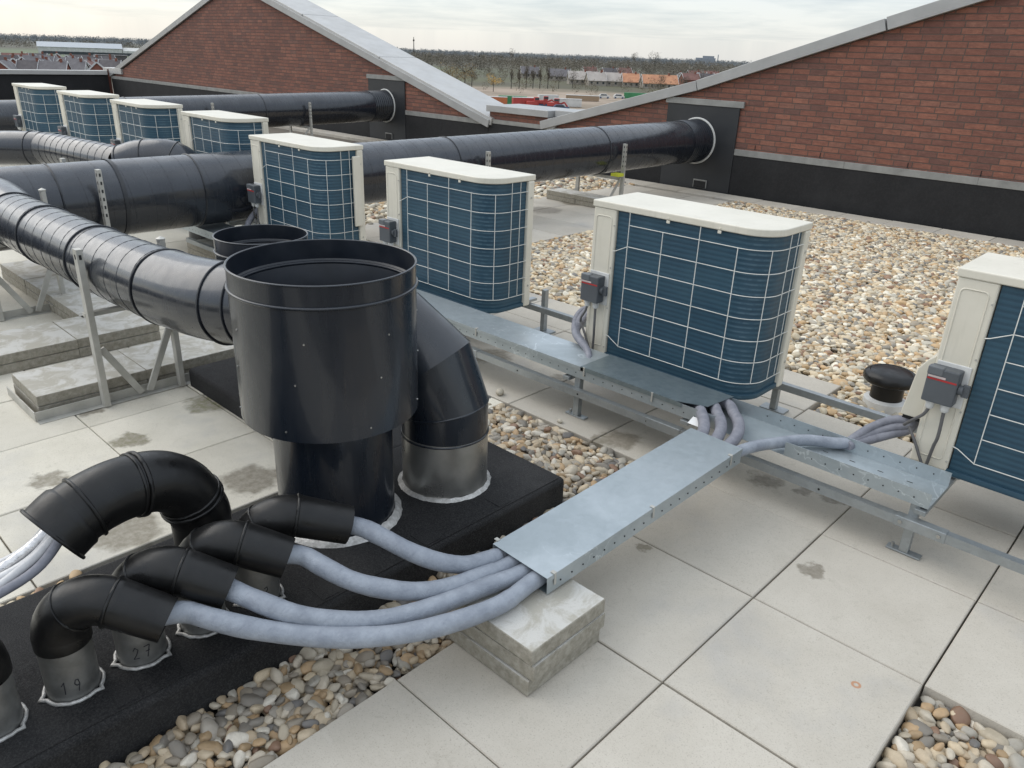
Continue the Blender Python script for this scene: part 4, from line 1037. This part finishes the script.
# azimuth is positive to the left of the view axis
far_m = veg('hazy_far_wood', (.17, .185, .20), (.22, .235, .24), .004); mid_m = veg('winter_wood', (.115, .105, .085), (.20, .175, .135), .012); near_m = veg('brown_scrub', (.10, .088, .06), (.19, .155, .105), .03)  # wood colours by band, haze put into the farther ones
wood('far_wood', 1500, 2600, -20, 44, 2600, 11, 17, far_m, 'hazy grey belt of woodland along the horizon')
wood('mid_wood', 800, 1300, 14, 44, 900, 8, 13, mid_m, 'brown winter woodland behind the village on the left', 70, lambda a, r: r > 1080)
wood('mid_wood', 600, 1300, -20, 13, 1700, 6, 13.5, mid_m, 'brown winter woodland spread behind the terraced houses')
wood('scrub', 320, 560, -14, 12, 260, 2.5, 6.5, near_m, 'brown scrub and hedges around the building site', 90, lambda a, r: r > 330)
def pxaz(px, py=60):
    d = ray(px, py); return math.atan2(d[1], d[0])
def gp(px, r):
    a = pxaz(px); return (CAM[0]+r*math.cos(a), CAM[1]+r*math.sin(a), ZG)
def tree(px, r, h, mat, label, w=.36, name='bare_tree'):
    b = gp(px, r); t = empty(name, b, label, 'tree', 'trees beyond the gables')
    tr = MB(); tr.tube([(0, 0, 0), (.1, 0, h*.4), (0, .1, h*.8)], [h*.02, h*.014, h*.004], 6)
    for k in range(7):
        a = random.random()*6.28; z = h*random.uniform(.3, .6); tr.tube([(0, 0, z), (math.cos(a)*h*w*.5, math.sin(a)*h*w*.5, z+h*.15), (math.cos(a)*h*w*.8, math.sin(a)*h*w*.8, z+h*.32)], [h*.008, h*.006, h*.002], 4)
    tr.build('trunk', M['bark'], t); V = []
    for k in range(9):
        a = random.random()*6.28; q = random.random()**.5*h*w*.6; V.append(leafcloud((math.cos(a)*q, math.sin(a)*q, h*random.uniform(.45, .85)), h*w*.42, h*.16, 70, h*.022))
    tri_mesh('crown', np.concatenate(V), mat, t)
M['bark'] = simple('bark', (.05, .045, .038), None, .9)
ylw = veg('pale_willow_twigs', (.20, .15, .07), (.24, .17, .08), .2); brn = veg('bare_twigs', (.10, .085, .065), (.13, .11, .08), .2); org = veg('orange_leaves', (.65, .36, .04), (.70, .42, .07), .3); grn = veg('evergreen', (.035, .05, .03), (.05, .07, .04), .2)
tree(450, 330, 12, ylw, 'yellowish willow like tree just right of the left coping', .5); tree(465, 335, 12.5, ylw, 'taller yellowish tree of the pair beside the left coping', .5)
tree(472, 360, 10, brn, 'brown bare tree right of the yellowish pair', .4); tree(494, 345, 7.5, org, 'small tree with bright orange yellow foliage', .6, 'orange_tree')
tree(425, 420, 9, grn, 'dark evergreen tree beside the top of the left coping', .4, 'evergreen_tree')
for k, px in enumerate((512, 520, 527, 534, 541, 549)):
    tree(px, 380+k*3, 9+k % 3, brn, 'slim bare poplar like tree in the row behind the building site', .16)
tree(655, 1150, 24, brn, 'single broad tree standing above the horizon', .45); tree(634, 1500, 24, brn, 'small distant tree topping the horizon', .3)
tree(512, 1300, 22, brn, 'distant tree above the horizon right of the mast', .35)
for k, px in enumerate((560, 574, 663, 688, 705)): tree(px, 400+k*14, 8.5, brn, 'bare tree standing among the terraced houses', .4)
# mast
t = empty('mast', gp(414, 1100), 'thin tall mast on the horizon', 'mast')
MB().tube([(0, 0, 0), (0, 0, 29)], [.9, .35], 6).build('shaft', M['bark'], t); MB().lathe([(.9, 24), (1.2, 25), (.9, 26)], (0, 0, 0), 6).build('platform', M['bark'], t)
# houses
tile = {'grey': simple('grey_roof_tiles', (.15, .14, .145), (.11, .10, .105), .7, 0, .5), 'orange': simple('orange_roof_tiles', (.52, .26, .14), (.40, .18, .10), .7, 0, .5), 'dark': simple('dark_roof_tiles', (.075, .065, .07), (.10, .09, .09), .7, 0, .5),
        'pale': simple('pale_roof_boards', (.42, .38, .34), (.34, .30, .27), .7, 0, .3), 'red': simple('red_roof_tiles', (.20, .10, .08), (.15, .07, .06), .7, 0, .5)}
wallm = {'brick': simple('distant_brick', (.22, .085, .06), (.17, .07, .05), .9, 0, .5), 'white': simple('distant_white_wall', (.55, .55, .53), None, .9, 0, .5), 'pale': simple('distant_pale_wall', (.34, .31, .27), None, .9, 0, .5)}
winm = simple('distant_window', (.04, .05, .06), None, .2); trim = simple('white_bargeboard', (.62, .62, .62), None, .6)
def house(px, r, L, D, hw, hr, rot, roof, wall, label, group, name='house', gables=0):
    t = empty(name, gp(px, r), label, 'house', group); t.rotation_euler = (0, 0, pxaz(px)-PI/2+rot)
    w = MB(); w.prism([(-D/2, 0), (D/2, 0), (D/2, hw), (0, hw+hr-.15), (-D/2, hw)], -L/2, L/2, 'x'); w.use(1); n = max(2, int(L/3))
    for i in range(n):
        x = -L/2+(i+.5)*L/n
        for z in (1, 3.2):
            if z+1.1 < hw: w.box(x-.55, x+.55, -D/2-.06, -D/2-.01, z, z+1.1)
    for s in (-1, 1): w.box(s*(L/2+.03)-.03, s*(L/2+.03)+.03, -.6, .6, hw*.6, hw*.6+1.2)
    w.build('wall', [wallm[wall], winm], t)
    rf = MB()
    for s in (-1, 1):
        rf.add([(x, s*(D/2+.4), hw-.35) for x in (-L/2-.3, L/2+.3)]+[(x, 0, hw+hr) for x in (L/2+.3, -L/2-.3)]+[(x, s*(D/2+.4), hw-.55) for x in (-L/2-.3, L/2+.3)]+[(x, 0, hw+hr-.2) for x in (L/2+.3, -L/2-.3)],
               [(0, 1, 2, 3), (7, 6, 5, 4), (0, 4, 5, 1), (1, 5, 6, 2), (3, 2, 6, 7), (0, 3, 7, 4)])
    rf = rf.build('roof', tile[roof], t)
    MB().box(L*.25, L*.25+.8, -.4, .4, hw+hr-.8, hw+hr+.9).build('chimney', wallm['brick'], rf)
    if gables:
        for i in range(gables):
            x = -L/2+(i+.5)*L/gables; MB().prism([(x-1.4, hw), (x+1.4, hw), (x+1.4, hw+1.2), (x, hw+2.5), (x-1.4, hw+1.2)], -D/2+.2, -D/2+2.6).build('dormer', wallm['white'], t)
    for s in (-1, 1):
        b = MB()
        for q_ in (-1, 1): b.bar((s*(L/2+.35), q_*(D/2+.4), hw-.3), (s*(L/2+.35), 0, hw+hr+.1), .1, .4)
        b.build('bargeboard', trim, t)
gL = 'red brick houses of the village beyond the parapet'
vs = [(3, 350), (13, 380), (22, 405), (30, 355), (36, 400), (44, 372), (53, 350), (60, 395), (67, 420), (74, 362), (81, 400), (88, 372), (96, 352), (103, 410), (110, 385), (8, 430), (26, 440), (47, 450), (70, 460), (92, 445), (16, 480), (38, 490), (58, 500), (84, 485), (105, 470)]
for k, (px, r) in enumerate(vs):
    house(px, r, random.choice((8, 9, 11)), 7, 3.4, 3.2, random.choice((0, 1.57, .3, 1.3, -.3, 1.57)), random.choice(('dark', 'dark', 'grey', 'red', 'dark', 'grey')), 'white' if k in (4, 9, 17) else 'brick', 'small brick house with steep roof and pale gable boards in the village at the left', gL)
gC = 'terraced houses beyond the building site'
for k, (px, r, roof, L) in enumerate(((580, 470, 'pale', 12), (597, 462, 'pale', 10), (614, 466, 'pale', 14), (632, 462, 'orange', 9), (661, 455, 'orange', 19), (560, 520, 'grey', 13), (530, 560, 'grey', 12))):
    house(px, r, L, 9, 3.0, 4.0, .16+.12*math.sin(k*2.1), roof, 'pale', ['long terrace with pale unfinished roof, leftmost of the pale ones', 'middle terrace with pale unfinished roof', 'terrace with pale roof touching the orange tiled one', 'short terrace with bright orange tiled roof', 'long detached terrace with orange tiled roof', 'grey roofed house left of the pale terraces', 'grey roofed house behind the slim bare trees'][k], gC, 'terraced_house')
gR = 'houses at the right behind the terraces'
for k, (px, r) in enumerate(((682, 560), (692, 540), (700, 600), (708, 560), (716, 620), (724, 580), (733, 640), (696, 680), (712, 700), (610, 640), (590, 660), (625, 680))):
    house(px, r, 11, 8, 3.6, 3.4, random.choice((0, 1.57, .4)), 'red' if k % 3 else 'dark', 'brick' if k % 2 else 'white', 'distant house with red or dark roof behind the terraces', gR)
# long greenhouse-like halls on the left
t = empty('hall', gp(96, 830), 'long low pale grey hall in the fields at the left', 'hall'); t.rotation_euler = (0, 0, pxaz(96)-PI/2)
MB().prism([(-9, 0), (9, 0), (9, 6), (0, 9.5), (-9, 6)], -43, 22, 'x').build('wall', wallm['white'], t); MB().add([(-43.5, -9.6, 6), (22.5, -9.6, 6), (22.5, 0, 10), (-43.5, 0, 10)], [(0, 1, 2, 3)]).build('roof', simple('hall_roof', (.42, .45, .48), None, .5), t)
b = MB(); b.prism([(-9, 0), (9, 0), (9, 4.5), (0, 7), (-9, 4.5)], 22.6, 47, 'x'); b.build('low_wing', wallm['white'], t); MB().box(-40, 45, -9.3, -9.05, .5, 2.6).build('dark_doors', winm, t)
t = empty('hall', gp(113, 640), 'dark low shed in front of the long pale hall', 'hall'); t.rotation_euler = (0, 0, pxaz(113)-PI/2)
MB().box(-11, 9, -5, 5, 0, 3.6).build('wall', tile['dark'], t); MB().box(-11.5, 9.5, -5.5, 5.5, 3.61, 4.2).build('roof', tile['grey'], t)
t = empty('tower_block', gp(707, 2300), 'distant bluish building silhouette on the horizon', 'building'); t.rotation_euler = (0, 0, pxaz(707)-PI/2)
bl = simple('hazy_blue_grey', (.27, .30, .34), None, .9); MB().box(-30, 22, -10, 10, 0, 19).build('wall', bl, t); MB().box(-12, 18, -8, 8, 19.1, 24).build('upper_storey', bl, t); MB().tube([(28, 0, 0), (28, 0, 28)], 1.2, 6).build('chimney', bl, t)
# building site
sm = {'red': simple('site_red', (.42, .05, .045), (.32, .05, .04), .6, 0, .5), 'green': simple('site_green', (.05, .24, .10), None, .6, 0, .5), 'white': simple('site_white', (.6, .6, .58), None, .6, 0, .5), 'blue': simple('site_blue', (.06, .09, .16), None, .6), 'orange': simple('site_orange', (.5, .16, .06), None, .6), 'wood': simple('site_timber', (.33, .24, .16), None, .8)}
def container(px, r, L, h, c, label, rot=0):
    h *= .85
    t = empty('site_container', gp(px, r), label, 'container', 'containers and machines on the building site'); t.rotation_euler = (0, 0, pxaz(px)-PI/2+rot)
    MB().box(-L/2, L/2, -1.2, 1.2, .2, h).build('body', sm[c], t, bevel=.06); b = MB()
    for i in range(int(L/1.2)): b.box(-L/2+.3+i*1.2, -L/2+.5+i*1.2, -1.26, -1.19, .3, h-.15)
    b.build('side_ribs', sm[c], t); MB().box(-L/2-.05, L/2+.05, -1.25, 1.25, h+.01, h+.12).build('roof', sm['white'] if c != 'green' else sm[c], t)
def machine(px, r, c, label, rot=.3):
    t = empty('excavator', gp(px, r), label, 'machine', 'containers and machines on the building site'); t.rotation_euler = (0, 0, pxaz(px)-PI/2+rot)
    for s in (-1, 1): MB().prism([(-2, .1), (2, .1), (2.3, .5), (2, .95), (-2, .95), (-2.3, .5)], s*1.1-.25, s*1.1+.25).build('track', sm['blue'], t)
    MB().box(-2, 1.3, -1.2, 1.2, 1.05, 2.1).build('body', sm[c], t, bevel=.1); MB().box(.1, 1.5, -1.15, .0, 2.12, 3.3).build('cab', sm[c], t, bevel=.1)
    MB().box(.2, 1.53, -1.18, .03, 2.5, 3.1).build('cab_window', winm, t)
    a = MB(); a.bar((1.2, .5, 1.5), (2.9, .5, 2.2), .35, .5); a.bar((2.9, .5, 2.2), (3.9, .5, 1.0), .3, .4); a.build('arm', sm[c], t); MB().prism([(3.6, .2), (4.5, .1), (4.4, 1.0), (3.7, 1.1)], .1, .9).build('bucket', sm['blue'], t)
container(514, 262, 9, 3, 'green', 'green container at the left of the building site'); container(497, 255, 7, 3, 'orange', 'orange red container at the far left of the site')
container(527, 250, 8, 3.4, 'red', 'red container next to the green one', .2); container(570, 262, 9, 2.8, 'white', 'white site cabin at the right of the site'); container(640, 330, 10, 2.6, 'green', 'green container partly behind the right coping')
container(550, 285, 7, 2.6, 'white', 'white container behind the red machines', .3); container(585, 300, 12, 2.2, 'wood', 'long brown timber stack on the site')
machine(535, 248, 'red', 'red excavator beside the red container'); machine(545, 256, 'red', 'second red excavator with its arm raised to the right', .1); machine(557, 246, 'red', 'red machine nearest the white cabin', -.3)
def van(px, r, label, c='white'):
    t = empty('parked_car', gp(px, r), label, 'car', 'cars parked by the building site'); t.rotation_euler = (0, 0, pxaz(px)-PI/2+.1)
    MB().prism([(-2.2, .35), (2.2, .35), (2.2, 1.0), (1.4, 1.15), (.8, 1.7), (-1.4, 1.7), (-2.1, 1.1)], -.85, .85).build('body', sm[c], t, bevel=.08)
    MB().prism([(-1.6, 1.12), (1.1, 1.12), (.7, 1.6), (-1.3, 1.6)], -.87, .87).build('windows', winm, t)
    for x in (-1.4, 1.4):
        for s in (-1, 1): MB().tube([(x, s*.7, .35), (x, s*.9, .35)], .35, 12).build('wheel', sm['blue'], t)
van(607, 325, 'white car left of the two parked by the site'); van(622, 328, 'white car right of the first, nearer the green container'); van(563, 243, 'dark blue car by the red machines', 'blue')

# ------------------------------------------------------------------ world and sun
w = NT('World', True); scene.world = w.m
sun_el, sun_az = math.radians(38), math.radians(200)      # light from behind-left of the camera
sky = w.n('ShaderNodeTexSky', sky_type='NISHITA', sun_disc=False, sun_elevation=sun_el, sun_rotation=PI/2-sun_az+2*PI)
bg1 = w.n('ShaderNodeBackground', i_Color=sky.outputs[0], i_Strength=.05)
tc = w.n('ShaderNodeTexCoord').outputs['Generated']; X = w.sep(tc)
zz = w.math('MAXIMUM', X[2], .02)
pl = w.n('ShaderNodeCombineXYZ', i_0=w.math('DIVIDE', X[0], w.math('ADD', zz, .06)), i_1=w.math('DIVIDE', X[1], w.math('ADD', zz, .06))).outputs[0]
n1 = w.noise(pl, .42, 6, .55, .6)
n2_ = w.noise(pl, 1.3, 5, .6, .4); n1 = w.math('MULTIPLY_ADD', n2_, .35, w.math('MULTIPLY', n1, .65)); cl = w.mix(w.mr(n1, .40, .58), (.52, .58, .645), (.79, .81, .825))
hz = w.mr(X[2], 0, .10, 1, 0); hz = w.math('MULTIPLY', hz, hz)
cl = w.mix(w.math('MULTIPLY', hz, .6), cl, (.84, .82, .79))
up_ = w.mr(X[2], .12, .8, .85, 1.75)
bg2 = w.n('ShaderNodeBackground', i_Color=cl, i_Strength=up_)
ad = w.n('ShaderNodeAddShader', i_0=bg1.outputs[0], i_1=bg2.outputs[0])
w.t.links.new(ad.outputs[0], w.n('ShaderNodeOutputWorld').inputs[0])
ld = bpy.data.lights.new('sun', 'SUN'); ld.energy = 1.25; ld.angle = math.radians(55); ld.color = (1, .94, .84)
so = bpy.data.objects.new('sun', ld); COL.objects.link(so)
dv = Vector((math.cos(sun_az)*math.cos(sun_el), math.sin(sun_az)*math.cos(sun_el), math.sin(sun_el)))
so.rotation_euler = dv.to_track_quat('Z', 'Y').to_euler(); so.location = (0, -3, 6)
scene.view_settings.view_transform = 'Standard'; scene.view_settings.look = 'None'; scene.view_settings.exposure = 0; scene.view_settings.gamma = 1
scene.render.engine = 'CYCLES'
try: scene.cycles.use_denoising = True; scene.cycles.denoiser = 'OPENIMAGEDENOISE'; scene.cycles.max_bounces = 6
except Exception: pass
